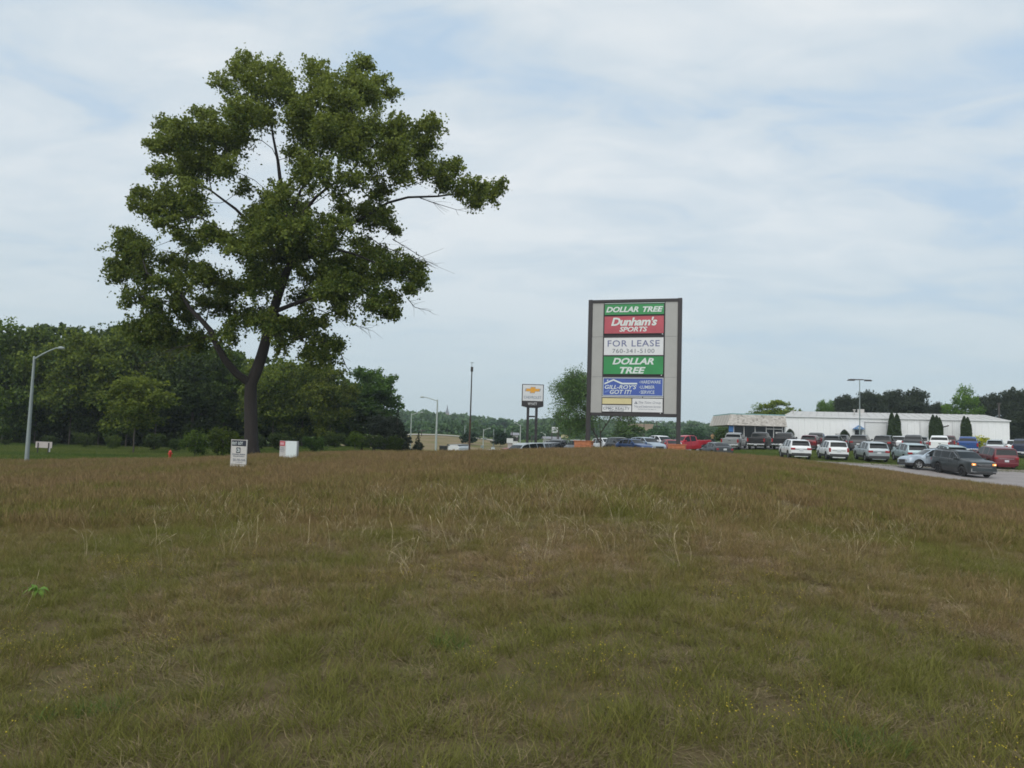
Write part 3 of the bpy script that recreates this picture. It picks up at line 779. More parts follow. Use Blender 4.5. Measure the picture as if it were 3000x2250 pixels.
# --- generic trees
def make_tree(name, h, w, seed, mt, style='round', leaf=.30, n=9000, bark=None, lift=.15, gaps=.5):
    r = np.random.default_rng(seed); root = empty(name, (0, 0, 0))
    cz = h*(lift + (1-lift)/2); rz = h*(1-lift)/2
    K = 46 if style == 'round' else 60
    T = []; Rr = []
    for i in range(K):
        v = sphere_pts(1, r, .33)[0]
        if style == 'round':
            t = Vector((v[0]*w/2*.82, v[1]*w/2*.82, cz + v[2]*rz*.84)); cr = r.uniform(.12, .24)*min(w, h)
        elif style == 'pine':       # broad irregular pine, flat plates
            zf = r.random()**.8; ww = w/2*(1 - .65*zf)*r.uniform(.3, 1); a = r.uniform(0, 6.28)
            t = Vector((math.cos(a)*ww, math.sin(a)*ww, h*(lift + (1-lift)*zf))); cr = r.uniform(.09, .16)*h
        else:                       # cone
            zf = (i + .5)/K; ww = w/2*(1 - zf)*r.uniform(.35, .95); a = i*2.4
            t = Vector((math.cos(a)*ww, math.sin(a)*ww, h*(lift*.5 + (1-lift*.5)*zf))); cr = max(.10, (w/2)*(1-zf)*.5)
        T.append(t); Rr.append(cr)
    sk = [(Vector((0, 0, -.2)), -1)]
    st = 5
    for k in range(1, st+1): sk.append((Vector((r.normal(0, .03*h/12), r.normal(0, .03*h/12), h*.82*k/st if style != 'round' else h*.5*k/st)), k-1))
    nodes, par, tips = grow(sk, T[:26], r)
    rad, ch = radii(nodes, par, .02, 2.2)
    tr = MB()
    for c in chains(nodes, par, ch, rad): tr.tube([nodes[i] for i in c], [min(rad[i]*1.15, h*.025) for i in c], 5, cap=False)
    tr.build('trunk', bark or M_BARK2, root, smooth=60)
    tot = sum(c*c for c in Rr); L1 = []; RN = []
    for t, cr in zip(T, Rr):
        k = int(n*cr*cr/tot); nt_ = max(3, k//14)
        o = sphere_pts(nt_, r, gaps)*cr; o[:, 2] *= .72 if style != 'pine' else .45
        for s in o:
            m_ = 14; L1.append(np.array(tuple(t)) + s + r.normal(0, 1, (m_, 3))*cr*.13)
            RN.append(np.clip(.35 + .35*(s[2]/cr) + r.normal(0, .2, m_) + .2*((t.z/h) - .5), 0, 1))  # leaf tone rises with height: lit tops painted into the crown
    link('crown', crown_mesh(name + '_crown', np.concatenate(L1), leaf, mt, np.concatenate(RN), seed, aspect=.8), None, root)
    return root
USED = set()
def place(proto, loc, s, rz, label, cat='tree', group=None, col=None, name=None, sz=None):
    if proto.name not in USED: o = proto; USED.add(proto.name)
    else: o = copy_tree(proto)
    o.location = loc; o.rotation_euler = (0, 0, rz)
    o.scale = (s, s, sz if sz else s)
    for k in ('group',):
        if k in o: del o[k]
    tag(o, label, cat, group)
    if col:
        for c in bpy.data.objects:
            if c.parent == o and 'crown' in c.name: c.color = col
    return o
D1 = make_tree('broadleaf_tree', 14, 9, 1, M_WOOD, 'round', .32, 17000, lift=.03)
D2 = make_tree('broadleaf_tree', 14, 8, 2, M_WOOD, 'round', .32, 17000, lift=.02)
D3 = make_tree('broadleaf_tree', 14, 10, 3, M_WOOD, 'round', .34, 17000, lift=.05)
D4 = make_tree('broadleaf_tree', 9, 5.5, 4, M_OAK, 'round', .24, 12000, lift=.25, gaps=.6)
B1 = make_tree('bush', 3, 4.2, 5, M_WOOD, 'round', .18, 5000, lift=.0)
B2 = make_tree('bush', 3, 3.4, 6, M_OAK, 'round', .16, 5000, lift=.0)
C1 = make_tree('conifer', 10, 4.5, 7, M_PINE, 'cone', .26, 12000)
PN = make_tree('pine_tree', 12, 9, 8, M_PINE, 'round', .30, 20000, lift=.05)
PN2 = make_tree('pine_tree', 12, 8, 9, M_PINE, 'round', .30, 20000, lift=.02)

def by_top(proto, ph, px, pytop, Y, label, cat='tree', group=None, col=None, wide=None, base=None, pw=None):
    """place a tree whose top stands at pixel row pytop; ph = height of the prototype"""
    g = G(px, Y) if base is None else base
    h = P(px, pytop, Y).z - g.z
    s = h/ph; w = s if wide is None else wide
    return place(proto, g, w, rng.uniform(0, 6.28), label, cat, group, col, sz=s)
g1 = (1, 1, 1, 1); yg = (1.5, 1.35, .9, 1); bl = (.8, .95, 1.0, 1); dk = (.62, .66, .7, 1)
wood = [  # front of the left woodland: proto, height, px, top row, depth, tint (paints lit crowns and dark gaps), label
 (D1, 14, 10, 945, 90, (1.15, 1.2, .9, 1), 'broad leafy tree at the very left edge of the wood'),
 (D2, 14, 105, 948, 92, (1.1, 1.1, .9, 1), 'pointed leafy tree rising just right of the tall left street lamp'),
 (D3, 14, 205, 948, 91, yg, 'yellow-green tree in the wood above the lamp head on the left'),
 (D1, 14, 290, 962, 93, dk, 'round green tree in the wood between the left lamp and the pale bush'),
 (D2, 14, 372, 950, 90, yg, 'light tree of the wood just left of the oak crown'),
 (D3, 14, 455, 935, 92, (1.2, 1.15, .8, 1), 'tall tree of the wood behind the lower left boughs of the oak'),
 (D1, 14, 560, 985, 91, dk, 'wood tree showing through the fork of the oak'),
 (D2, 14, 655, 1010, 93, (.9, 1, .8, 1), 'wood tree directly behind the leaning limb of the oak'),
 (D3, 14, 800, 1035, 90, yg, 'bright-topped tree right of the oak trunk'),
 (D1, 14, 885, 1040, 91, (1.3, 1.2, .8, 1), 'tree under the lowest right boughs of the oak'),
 (D2, 14, 965, 1062, 88, (1.35, 1.15, .7, 1), 'last tall tree at the right shoulder of the wood'),
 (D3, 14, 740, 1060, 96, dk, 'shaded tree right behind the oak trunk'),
]
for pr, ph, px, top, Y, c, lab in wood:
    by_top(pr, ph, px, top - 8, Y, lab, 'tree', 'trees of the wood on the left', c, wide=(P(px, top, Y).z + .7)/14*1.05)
by_top(D4, 9, 1082, 1072, 98, 'dark blue-green tree with bare branches showing in gaps, right end of the wood', col=(.55, .8, .9, 1), wide=1.45)
by_top(C1, 10, 1163, 1200, 84, 'dark spruce closing the right end of the wood', 'tree', col=dk, wide=.78)
by_top(PN2, 12, 1120, 1205, 88, 'low dark pine under the blue-green tree', 'tree', col=dk, wide=.52)
by_top(C1, 10, 1226, 1266, 86, 'small dark spruce beside the thin lamp pole', 'tree', col=(.9, .95, 1.0, 1), wide=.40)
by_top(D4, 9, 395, 1095, 70, 'pale olive bushy tree standing in front of the wood', 'tree', col=(.95, .95, .7, 1), wide=1.08)
bushes = [(B1, 3, 20, 1285, 82, dk, 'dark shrub at the foot of the wood on the far left'), (B1, 3, 250, 1262, 84, (.8, .8, .7, 1), 'olive shrub at the wood edge behind the white board'),
 (B2, 3, 335, 1275, 80, (.6, .7, .6, 1), 'low shrub under the pale olive tree'), (B2, 3, 575, 1258, 62, (.6, .75, .5, 1), 'bright green bush just left of the oak trunk'),
 (B2, 3, 655, 1250, 60, (.55, .62, .4, 1), 'olive bush right behind the out lot sign'), (B1, 3, 520, 1280, 78, (.7, .8, .7, 1), 'dark bush at the wood edge over the red hydrant'),
 (B1, 3, 920, 1272, 62, (.8, 1.0, .9, 1), 'deep green bush right of the white box sign'), (B1, 3, 820, 1262, 74, dk, 'shaded bush behind the white box sign'),
 (B2, 3, 1042, 1262, 72, (.6, .75, .45, 1), 'bright green bush at the right foot of the wood'), (B1, 3, 985, 1262, 78, dk, 'dark bush in the middle of the wood edge'),
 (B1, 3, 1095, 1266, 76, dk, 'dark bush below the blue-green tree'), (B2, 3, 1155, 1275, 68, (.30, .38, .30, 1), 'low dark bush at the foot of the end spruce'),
 (C1, 10, 1097, 1300, 60, dk, 'tiny spruce on the grass slope, the right one of two'), (C1, 10, 1062, 1303, 58, dk, 'tiny spruce on the grass slope, the left one of two'),
 (B1, 3, 150, 1272, 83, dk, 'dark shrub at the wood edge left of the white board'), (B1, 3, 455, 1262, 80, dk, 'dark shrub between the olive tree and the green bush'), (B1, 3, 740, 1265, 70, dk, 'dark shrub directly behind the oak trunk')]
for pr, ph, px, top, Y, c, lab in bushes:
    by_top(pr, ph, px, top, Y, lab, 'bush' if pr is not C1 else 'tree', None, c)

# the depth of the wood behind its front trees: one mass
def leaf_mass(name, label, blobs, leaf, per, mt, seed, col=(1, 1, 1, 1)):
    """blobs: (x, y, z, rx, rz)"""
    r = np.random.default_rng(seed); L1 = []; RN = []
    for (x, y, z, rx, rz) in blobs:
        nt_ = max(4, int(per*rx*rz/12)); tone = r.normal(0, .14)
        v = sphere_pts(nt_, r, .25)
        for s in v:
            k = 8
            L1.append(np.array([x, y, z]) + s*np.array([rx, rx, rz]) + r.normal(0, 1, (k, 3))*np.array([rx, rx, rz])*.08)
            RN.append(np.clip(.40 + tone + .35*s[2] + r.normal(0, .16, k), 0, 1))  # upper leaves lighter, light from above put into their tone
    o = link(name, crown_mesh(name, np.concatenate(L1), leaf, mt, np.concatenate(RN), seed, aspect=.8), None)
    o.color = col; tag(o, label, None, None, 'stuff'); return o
r = np.random.default_rng(77); bl_ = []
for row, (Y, dtop) in enumerate([(97, 0), (103, 4), (110, 6)]):
    for px in range(-350, 1120, 42):
        top = np.interp(px, [-350, 0, 400, 700, 980, 1050, 1120], [950, 960, 965, 1040, 1085, 1150, 1200]) + dtop + r.uniform(-8, 22)
        g = G(px, Y); h = P(px, top, Y).z - g.z
        for k in range(6):
            zf = (k + .6)/6; bl_.append((g.x + r.normal(0, .8), Y + r.normal(0, 1), g.z + h*zf - (0 if k < 5 else .6), r.uniform(1.8, 2.6), h/7))
leaf_mass('woodland', 'dense interior of the wood behind its front trees', bl_, .55, 60, M_WOOD, 5, (.6, .66, .6, 1))  # darker tint stands in for the shade inside the wood
bl_ = []
for Y, lo in ((400, 0), (470, 1), (560, 2)):      # far tree line
    px = 1130
    while px < 2200:
        top = np.interp(px, [1130, 1200, 1300, 1400, 1480, 1530, 1600, 1640, 1700, 1850, 1960, 2030, 2110, 2200],
                            [1212, 1212, 1222, 1232, 1240, 1245, 1232, 1236, 1238, 1246, 1246, 1247, 1256, 1262]) + r.uniform(-5, 7) + (2-lo)*3
        g = P(px, top, Y); hh = r.uniform(7, 11); w_ = r.uniform(4, 8)
        for zz in range(4): bl_.append((g.x + r.normal(0, 2), Y + r.normal(0, 4), g.z - hh*.3 - zz*hh*.75, w_*(1+.15*zz), hh*.55))
        px += 22
for Y in (380, 450):
    px = 2200
    while px < 4200:
        g = P(px, hor(px) - r.uniform(22, 34), Y); hh = r.uniform(6, 9); w_ = r.uniform(4, 8)
        for zz in range(3): bl_.append((g.x + r.normal(0, 2), Y + r.normal(0, 4), g.z - hh*.3 - zz*hh*.75, w_, hh*.55))
        px += 26
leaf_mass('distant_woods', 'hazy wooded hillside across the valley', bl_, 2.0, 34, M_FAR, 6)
bl_ = []
for i in range(70):
    px = r.uniform(1200, 2080); Y = r.uniform(230, 340)
    top = np.interp(px, [1200, 1300, 1430, 1500, 1560, 1750, 1950, 2080], [1242, 1245, 1254, 1262, 1256, 1262, 1262, 1268]) + r.uniform(-4, 10)
    g = P(px, top, Y); hh = r.uniform(5, 8)
    for zz in range(3): bl_.append((g.x + r.normal(0, 1.5), Y, g.z - hh*.3 - zz*hh*.7, r.uniform(3, 5.5), hh*.5))
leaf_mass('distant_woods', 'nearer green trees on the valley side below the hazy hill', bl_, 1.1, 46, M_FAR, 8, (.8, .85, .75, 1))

# single far trees one can tell apart
FT = make_tree('broadleaf_tree', 10, 8, 21, M_FAR, 'round', .5, 5000, lift=.05)
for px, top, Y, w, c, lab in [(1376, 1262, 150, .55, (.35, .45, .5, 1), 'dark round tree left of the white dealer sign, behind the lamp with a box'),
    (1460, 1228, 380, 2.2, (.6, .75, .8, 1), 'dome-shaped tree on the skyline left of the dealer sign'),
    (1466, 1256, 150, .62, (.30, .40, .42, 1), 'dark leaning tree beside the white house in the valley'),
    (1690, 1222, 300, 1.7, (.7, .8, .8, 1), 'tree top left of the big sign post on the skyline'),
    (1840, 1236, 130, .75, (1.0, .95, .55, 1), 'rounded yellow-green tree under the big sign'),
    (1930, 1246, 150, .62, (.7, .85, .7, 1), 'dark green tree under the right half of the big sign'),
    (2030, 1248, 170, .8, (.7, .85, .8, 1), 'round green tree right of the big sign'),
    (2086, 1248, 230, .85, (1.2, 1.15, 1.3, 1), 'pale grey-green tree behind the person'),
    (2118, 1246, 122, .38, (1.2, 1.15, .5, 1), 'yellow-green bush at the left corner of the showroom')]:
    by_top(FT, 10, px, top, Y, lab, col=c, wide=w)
# sparse tree behind the big sign
def sparse_tree():
    r = np.random.default_rng(12); Y0 = 80; base = G(1762, Y0)
    root = empty('sparse_tree', base); tag(root, 'half-leafed tree with forked grey branches behind the left post of the big sign', 'tree')
    def q(px, py, dy=0): return P(px, py, Y0+dy) - base
    sk = [(Vector((0, 0, -.2)), -1)]
    def path(ps, st):
        for p in ps: sk.append((q(*p), st)); st = len(sk)-1
        return st
    a = path([(1760, 1300), (1759, 1270, 0)], 0)
    path([(1757, 1240, 0), (1755, 1200, .5), (1748, 1160, .5)], a); path([(1775, 1245, -.5), (1790, 1222, -.8), (1806, 1212, -1)], a)
    path([(1742, 1270, .5), (1735, 1235, .8), (1715, 1200, .8), (1700, 1170, 0)], 1)
    T = []; leafy = []
    for i in range(90):
        if r.random() < .72: px, py = r.normal(1685, 30), r.uniform(1105, 1262); px = np.clip(px, 1636, 1745); leafy.append(True)
        else: px, py = r.uniform(1770, 1868), r.uniform(1190, 1236); leafy.append(False)
        if py < 1125 and px < 1670: px += 30
        T.append(q(px, py, r.uniform(-2.2, 2.2)))
    nodes, par, tips = grow(sk, T, r); rad, ch = radii(nodes, par, .018, 2.25); tr = MB()
    for c in chains(nodes, par, ch, rad): tr.tube([nodes[i] for i in c], [min(rad[i], .3) for i in c], 5, cap=False)
    for t in T:
        for _ in range(9):
            d = Vector(r.normal(0, .5, 3)); tr.tube([t, t + d*.6, t + d + Vector(r.normal(0, .15, 3))], [.018, .013, .008], 3, cap=False)
    tr.build('trunk', M_BARK2, root, smooth=60)
    L1 = []
    for t, lf in zip(T, leafy):
        for _ in range(30 if lf else 6):
            L1.append(np.array(tuple(t)) + r.normal(0, .50, 3) + r.normal(0, 1, (12, 3))*.18)
    o = link('crown', crown_mesh('sparse_crown', np.concatenate(L1), .16, M_FAR, None, 4), None, root); o.color = (1.25, 1.2, .8, 1)
sparse_tree()

# trees behind the dealership
for pr, ph, px, top, Y, c, w, lab in [
    (D1, 14, 2228, 1182, 150, (1.6, 1.7, .9, 1), 1.0, 'left half of the pair of light green trees above the showroom roof'),
    (D2, 14, 2283, 1165, 148, (2.0, 1.8, .7, 1), 1.05, 'right and taller one of the light green trees above the showroom roof'),
    (D2, 14, 2345, 1192, 160, (1.5, 1.6, 1, 1), .22, 'tiny tree top just over the roof gable'),
    (D3, 14, 2418, 1160, 150, (1.1, 1.5, .8, 1), .42, 'green tree left of the dark pines'),
    (PN, 12, 2475, 1145, 155, g1, .80, 'dark pine at the left end of the row behind the white hall'),
    (PN2, 12, 2540, 1128, 153, g1, .95, 'dark pine right behind the lot light pole'),
    (PN, 12, 2600, 1132, 156, g1, .90, 'dark pine above the roof over the left cypress pair'),
    (PN2, 12, 2668, 1120, 152, g1, 1.05, 'tallest dark round pine of the group behind the white hall'),
    (PN, 12, 2742, 1168, 156, g1, .60, 'low pine at the right end of the pine group'),
    (D1, 14, 2818, 1130, 150, (1.3, 1.7, .7, 1), .80, 'light green rounded tree between the two pine groups'),
    (PN2, 12, 2885, 1145, 156, g1, .60, 'smaller pine right of the light green rounded tree'),
    (PN, 12, 2925, 1140, 150, g1, .90, 'dark pine behind the right gable of the hall'),
    (PN2, 12, 2985, 1118, 146, g1, 1.0, 'tall dark pine at the right edge of the picture'),
    (PN, 12, 3060, 1112, 146, g1, 1.0, 'dark pine beyond the right end of the hall'),
    (PN2, 12, 2996, 1190, 128, g1, .70, 'dark pine reaching the ground at the right edge')]:
    by_top(pr, ph, px, top, Y, lab, 'tree', None, c, wide=w)
by_top(B2, 3, 2870, 1275, 104, 'round yellow-leaved bush in front of the white hall', 'bush', None, (3.4, 2.7, .5, 1), wide=.85)
by_top(B2, 3, 2713, 1283, 104, 'small pale yellow bush between the parked trucks', 'bush', None, (2.0, 1.8, .8, 1), wide=.45)

# columnar cypresses against the hall
def cypress(name, h, w, seed):
    r = np.random.default_rng(seed); root = empty(name, (0, 0, 0))
    n = 5200; zf = r.random(n)**.85; a = r.uniform(0, 6.28, n)
    prof = np.interp(zf, [0, .06, .35, .75, .92, 1], [.75, .95, 1, .72, .36, .04])*w/2*(1 + .10*np.sin(a*3 + zf*9))
    rr = prof*(r.random(n)**.18); C = np.stack([np.cos(a)*rr, np.sin(a)*rr, zf*h], 1)
    link('foliage', crown_mesh(name, C, .20, M_PINE, np.clip(.3 + r.normal(0, .25, n), 0, 1), seed, droop=-1.2, aspect=.4), None, root)
    t = MB(); t.tube([(0, 0, -.1), (0, 0, h*.6)], [.09, .05], 6); t.build('trunk', M_BARK2, root)
    return root
CY = cypress('cypress', 4, 1.1, 31)
for px, top, w, lab in [(2613, 1208, 1.0, 'left one of the first cypress pair by the wide hall door'), (2628, 1212, 1.05, 'right one of the first cypress pair by the wide hall door'),
    (2734, 1216, 1.0, 'left one of the three cypresses in the middle of the hall wall'), (2745, 1218, .9, 'middle one of the three cypresses on the hall wall'), (2753, 1224, .9, 'right one of the three cypresses on the hall wall'),
    (2826, 1220, .95, 'left one of the right-hand cypress pair'), (2836, 1223, .95, 'right one of the right-hand cypress pair'),
    (2314, 1257, 1.3, 'short pointed cypress at the corner of showroom and hall'), (2474, 1259, 1.35, 'short pointed cypress between the parked trucks by the hall')]:
    Yc_ = 118 - 7*(P(px, hor(px), 114).x - 42.06)/29.9 - 1.5; g = G(px, Yc_); h = P(px, top, Yc_).z - g.z; w *= 1.12
    o = place(CY, g, w, rng.uniform(0, 6), lab, 'cypress', 'cypresses along the hall wall', sz=h/4)
    for c_ in o.children: c_.color = (1.5, 1.7, 1.2, 1)
# ------------------------------------------------------------------ measuring plane and lettering
class Plane:
    """vertical plane through two ground points; local x along it, local -y towards the viewer"""
    def __init__(s, A, B, z0=None):
        s.o = Vector((A.x, A.y, A.z if z0 is None else z0)); d = Vector((B.x-A.x, B.y-A.y)); s.ang = math.atan2(d.y, d.x); s.len = d.length
        s.e = Vector((d.x, d.y, 0)).normalized(); s.n = Vector((s.e.y, -s.e.x, 0))
    def at(s, px, py, dep=0.0):
        o = s.o + s.n*dep
        d = CAMROT @ Vector(((px-1500)/F, (1125-py)/F, -1))
        t = (o - CAMLOC).dot(s.n)/d.dot(s.n); p = CAMLOC + d*t - s.o
        return p.dot(s.e), p.z
def text_part(body, mt, parent, x0, x1, z0, z1, y=-.02, shear=0.0, bold=0.0, name='lettering', keep=False, spacing=1.0):
    cu = bpy.data.curves.new(name, 'FONT'); cu.body = body; cu.size = 1; cu.shear = shear; cu.offset = bold
    cu.space_character = spacing; cu.resolution_u = 3; cu.extrude = .01
    o = bpy.data.objects.new(name, cu); COL.objects.link(o)
    dg = bpy.context.evaluated_depsgraph_get(); dg.update()
    me = bpy.data.meshes.new_from_object(o.evaluated_get(dg)); bpy.data.objects.remove(o); bpy.data.curves.remove(cu)
    n = len(me.vertices); co = np.empty(n*3, np.float32); me.vertices.foreach_get('co', co); co = co.reshape(-1, 3)
    a = co.min(0); b = co.max(0)
    sx = (x1-x0)/(b[0]-a[0]); sz = (z1-z0)/(b[1]-a[1])
    out = np.stack([x0 + (co[:, 0]-a[0])*sx, y - (co[:, 2]-a[2])*.4, z0 + (co[:, 1]-a[1])*sz], 1)
    me.vertices.foreach_set('co', out.astype(np.float32).ravel()); me.update()
    nw = len(body.split())
    if nw == 1: return link(name, me, mt, parent)
    # one part per word: connected pieces, cut at the widest gaps
    ne = len(me.edges); ed = np.empty(ne*2, np.int32); me.edges.foreach_get('vertices', ed); ed = ed.reshape(-1, 2)
    comp = np.arange(n)
    while True:
        m_ = np.minimum(comp[ed[:, 0]], comp[ed[:, 1]]); new = comp.copy(); np.minimum.at(new, ed[:, 0], m_); np.minimum.at(new, ed[:, 1], m_); new = new[new]
        if (new == comp).all(): break
        comp = new
    ids = np.unique(comp); sh_ = out[:, 0] - shear*sx*(out[:, 2]-z0)/sz; lo = np.array([sh_[comp == i].min() for i in ids]); hi = np.array([sh_[comp == i].max() for i in ids])
    o_ = np.argsort(lo); lo, hi, ids = lo[o_], hi[o_], ids[o_]; run = np.maximum.accumulate(hi); gaps = lo[1:] - run[:-1]
    cuts = set(np.argsort(-gaps)[:nw-1] + 1); grp = {}; g_ = 0
    for k, i in enumerate(ids):
        if k in cuts: g_ += 1
        grp[i] = g_
    vg = np.array([grp[i] for i in comp]); polys = [tuple(p.vertices) for p in me.polygons]; o = None
    for g_ in range(nw):
        sel = np.where(vg == g_)[0]; mp_ = {int(v): k for k, v in enumerate(sel)}
        m2 = bpy.data.meshes.new(name); m2.from_pydata([tuple(out[v]) for v in sel], [], [tuple(mp_[v] for v in p) for p in polys if p[0] in mp_]); m2.update()
        o = link(name, m2, mt, parent)
    bpy.data.meshes.remove(me)
    return o
M_FRAME = mat('sign_brown_steel', (.026, .023, .025, 1), .55, noise=.12, nscale=2)
M_FASCIA = mat('sign_grey_fascia', (.37, .37, .355, 1), .6, noise=.05, nscale=1.5)
M_WHITE = mat('sign_white_acrylic', (.66, .67, .68, 1), .35, noise=.04, nscale=2)
M_GREEN = mat('sign_green_acrylic', (.008, .23, .055, 1), .35, noise=.12, nscale=1.2)
M_RED = mat('sign_faded_red', (.42, .060, .085, 1), .4, noise=.15, nscale=1.2)
M_BLUE = mat('sign_blue_acrylic', (.035, .085, .36, 1), .35, noise=.1, nscale=2)
M_YELL = mat('sign_pale_yellow', (.60, .53, .28, 1), .45, noise=.06, nscale=2)
M_LET = mat('sign_letter_white', (.62, .68, .66, 1), .45)
M_LETB = mat('sign_letter_blue_grey', (.15, .17, .30, 1), .6)
M_LETG = mat('sign_letter_grey', (.26, .28, .33, 1), .6)
M_LETD = mat('sign_letter_slate', (.16, .18, .21, 1), .6)
M_PLANT = mat('terracotta_block', (.42, .16, .075, 1), .9, noise=.2, nscale=6, bump=.4, bscale=30)
M_DARKIN = mat('dark_gap', (.05, .045, .05, 1), .8)

# ------------------------------------------------------------------ the big pylon sign
A = P(1725, 1290, 49.6); B = P(1990, 1300, 48.0)
A.z = tz(A.x, A.y); B.z = tz(B.x, B.y)
pl = Plane(A, B)
def c1(cx_, cy_): return (1690 + cx_*.27733, 860 + cy_*.27733)
sg = empty('pylon_sign', pl.o, pl.ang); tag(sg, 'tall brown-framed shopping centre pylon sign with six stacked tenant panels', 'sign')
def S(cx_, cy_): return pl.at(*c1(cx_, cy_))
ztop = (S(165, 68)[1] + S(1085, 52)[1])/2; zbt = (S(140, 1255)[1] + S(1045, 1275)[1])/2; zbb = (S(140, 1290)[1] + S(1045, 1308)[1])/2
sL0, sL1 = S(108, 1000)[0], S(150, 1000)[0]; sR0, sR1 = S(1058, 1000)[0], S(1101, 1000)[0]
for a, b in ((sL0, sL1), (sR0, sR1)):
    m = MB(); zb = tz(pl.o.x + math.cos(pl.ang)*a, pl.o.y + math.sin(pl.ang)*a) - pl.o.z - .4
    m.box(a, b, -.16, .16, zb, ztop); m.build('post', M_FRAME, sg, bevel=.015)
zt1 = (S(600, 97)[1] + S(600, 92)[1])/2
m = MB(); m.box(sL1, sR0, -.14, .14, zt1, ztop - .02); m.build('top_beam', M_FRAME, sg, bevel=.015)
m = MB(); m.box(sL1, sR0, -.14, .14, zbb, zbt); m.build('bottom_beam', M_FRAME, sg, bevel=.015)
p0 = S(285, 560)[0]; p1 = S(922, 560)[0]
zj = [S(500, 457)[1], S(500, 882)[1]]
for a, b in ((sL1, p0 - .04), (p1 + .04, sR0)):
    zz = [zbt] + sorted(zj) + [zt1]
    for i in range(3):
        m = MB(); m.box(a+.01, b-.01, -.08, .08, zz[i]+.008, zz[i+1]-.008); m.build('fascia_panel', M_FASCIA, sg)
m = MB(); m.box(p0-.05, p1+.05, -.06, .16, zbt, zt1); m.build('cabinet', M_DARKIN, sg)
def panel(y0, y1, mt, x0=p0, x1=p1, name='tenant_panel', label=None, frame=None, f=.03):
    z1, z0 = S(600, y0)[1], S(600, y1)[1]
    m = MB(); m.box(x0+f, x1-f, -.12, -.06, z0+f, z1-f); o = m.build(name, mt, sg); 
    if label: o['label'] = label
    fr = MB()
    for q_ in ((x0, x1, z0, z0+f), (x0, x1, z1-f, z1), (x0, x0+f, z0+f, z1-f), (x1-f, x1, z0+f, z1-f)): fr.box(q_[0], q_[1], -.135, -.06, q_[2], q_[3])
    fr.build('panel_frame', frame or M_FRAME, o)
    return o, x0, x1, z0, z1
def word(pn, txt, cx0, cx1, cy0, cy1, mt, yref=None, **k):
    # pixel columns measured at their own row; rows measured at the panel centre
    x0 = S(cx0, cy1)[0]; x1 = S(cx1, cy0)[0]
    text_part(txt, mt, pn, x0, x1, S((cx0+cx1)/2, cy1)[1], S((cx0+cx1)/2, cy0)[1], y=-.122, **k)
zs_ = S(600, 101)[1]
m = MB(); m.box(p0, p1, -.10, -.06, zs_-.035, zs_+.01); m.build('trim_strip', mat('pale_mint_trim', (.45, .58, .54, 1), .5), sg)
pn, *_q = panel(109, 229, M_GREEN, label='green tenant panel reading DOLLAR TREE in one line')
word(pn, 'DOLLAR', 312, 655, 142, 201, M_LET, shear=.28, bold=.035); word(pn, 'TREE', 698, 915, 138, 196, M_LET, shear=.28, bold=.035)
pn, *_q = panel(235, 428, M_RED, label="faded red tenant panel reading Dunham's SPORTS")
word(pn, "Dunham's", 365, 852, 252, 343, M_LET, shear=.25, bold=.032, spacing=.93); word(pn, 'SPORTS', 452, 748, 353, 405, M_LET, shear=.25, bold=.03)
pn, *_q = panel(462, 657, M_WHITE, label='white tenant panel reading FOR LEASE and a phone number')
word(pn, 'FOR LEASE', 328, 878, 495, 562, M_LETB, bold=.008, spacing=1.1); word(pn, '760-341-5100', 378, 822, 586, 630, M_LETD, spacing=1.1)
pn, *_q = panel(660, 858, M_GREEN, label='green tenant panel reading DOLLAR TREE in two lines')
word(pn, 'DOLLAR', 378, 815, 682, 752, M_LET, shear=.28, bold=.035); word(pn, 'TREE', 455, 728, 778, 847, M_LET, shear=.28, bold=.035)
pn, x0, x1, z0, z1 = panel(890, 1085, M_BLUE, label="blue tenant panel reading GILL-ROY'S GOT IT!", frame=mat('sign_aluminium_frame', (.45, .50, .55, 1), .4), f=.05)
word(pn, "GILL-ROY'S", 298, 634, 967, 1010, M_LET, shear=.25, bold=.018); word(pn, 'GOT IT!', 352, 580, 1018, 1063, M_LET, shear=.25, bold=.018)
word(pn, 'HARDWARE', 678, 888, 920, 953, M_LET, bold=.004); word(pn, 'LUMBER', 676, 824, 974, 1007, M_LET, bold=.004); word(pn, 'SERVICE', 676, 822, 1026, 1061, M_LET, bold=.004)
for yy in (937, 990, 1043):
    a_ = S(665, yy); m = MB(); m.box(a_[0]-.02, a_[0]+.02, -.13, -.121, a_[1]-.02, a_[1]+.02); m.build('bullet', M_LET, pn)
def poly(pn, pts_, mt, y0=-.13, y1=-.121, name='logo'):
    q_ = [S(*p) for p in pts_]; m = MB(); m.prism(q_[::-1], y0, y1); return m.build(name, mt, pn)
poly(pn, [(295, 946), (390, 905), (482, 944), (640, 945), (640, 961), (478, 961), (390, 922), (295, 962)], M_LET, name='roof_line_logo')
poly(pn, [(322, 928), (336, 922), (336, 912), (322, 912)], M_LET, name='roof_line_logo')
poly(pn, [(296, 1032), (346, 1014), (350, 1032), (298, 1052)], mat('sign_light_blue_patch', (.12, .2, .5, 1), .5), name='logo')
zz = S(600, 1094)[1]; xm = S(697, 1094)[0]
for a, b in ((p0-.03, xm-.03), (xm+.03, p1)):
    m = MB(); m.box(a, b, -.13, -.06, zz-.03, zz+.018); m.build('lamp_cover', M_WHITE, sg)
xm = S(583, 1180)[0]
panel(1103, 1175, M_YELL, x0=p0-.03, x1=xm, label='blank pale yellow tenant panel', f=.025)
pn, *_q = panel(1177, 1256, M_WHITE, x0=p0-.03, x1=xm, label='white tenant panel reading CPMC REALTY', f=.025)
word(pn, 'CPMC REALTY', 280, 560, 1201, 1228, M_LETD, bold=.01, spacing=1.08); word(pn, '760-341-5100', 343, 498, 1233, 1247, M_LETD, bold=.01)
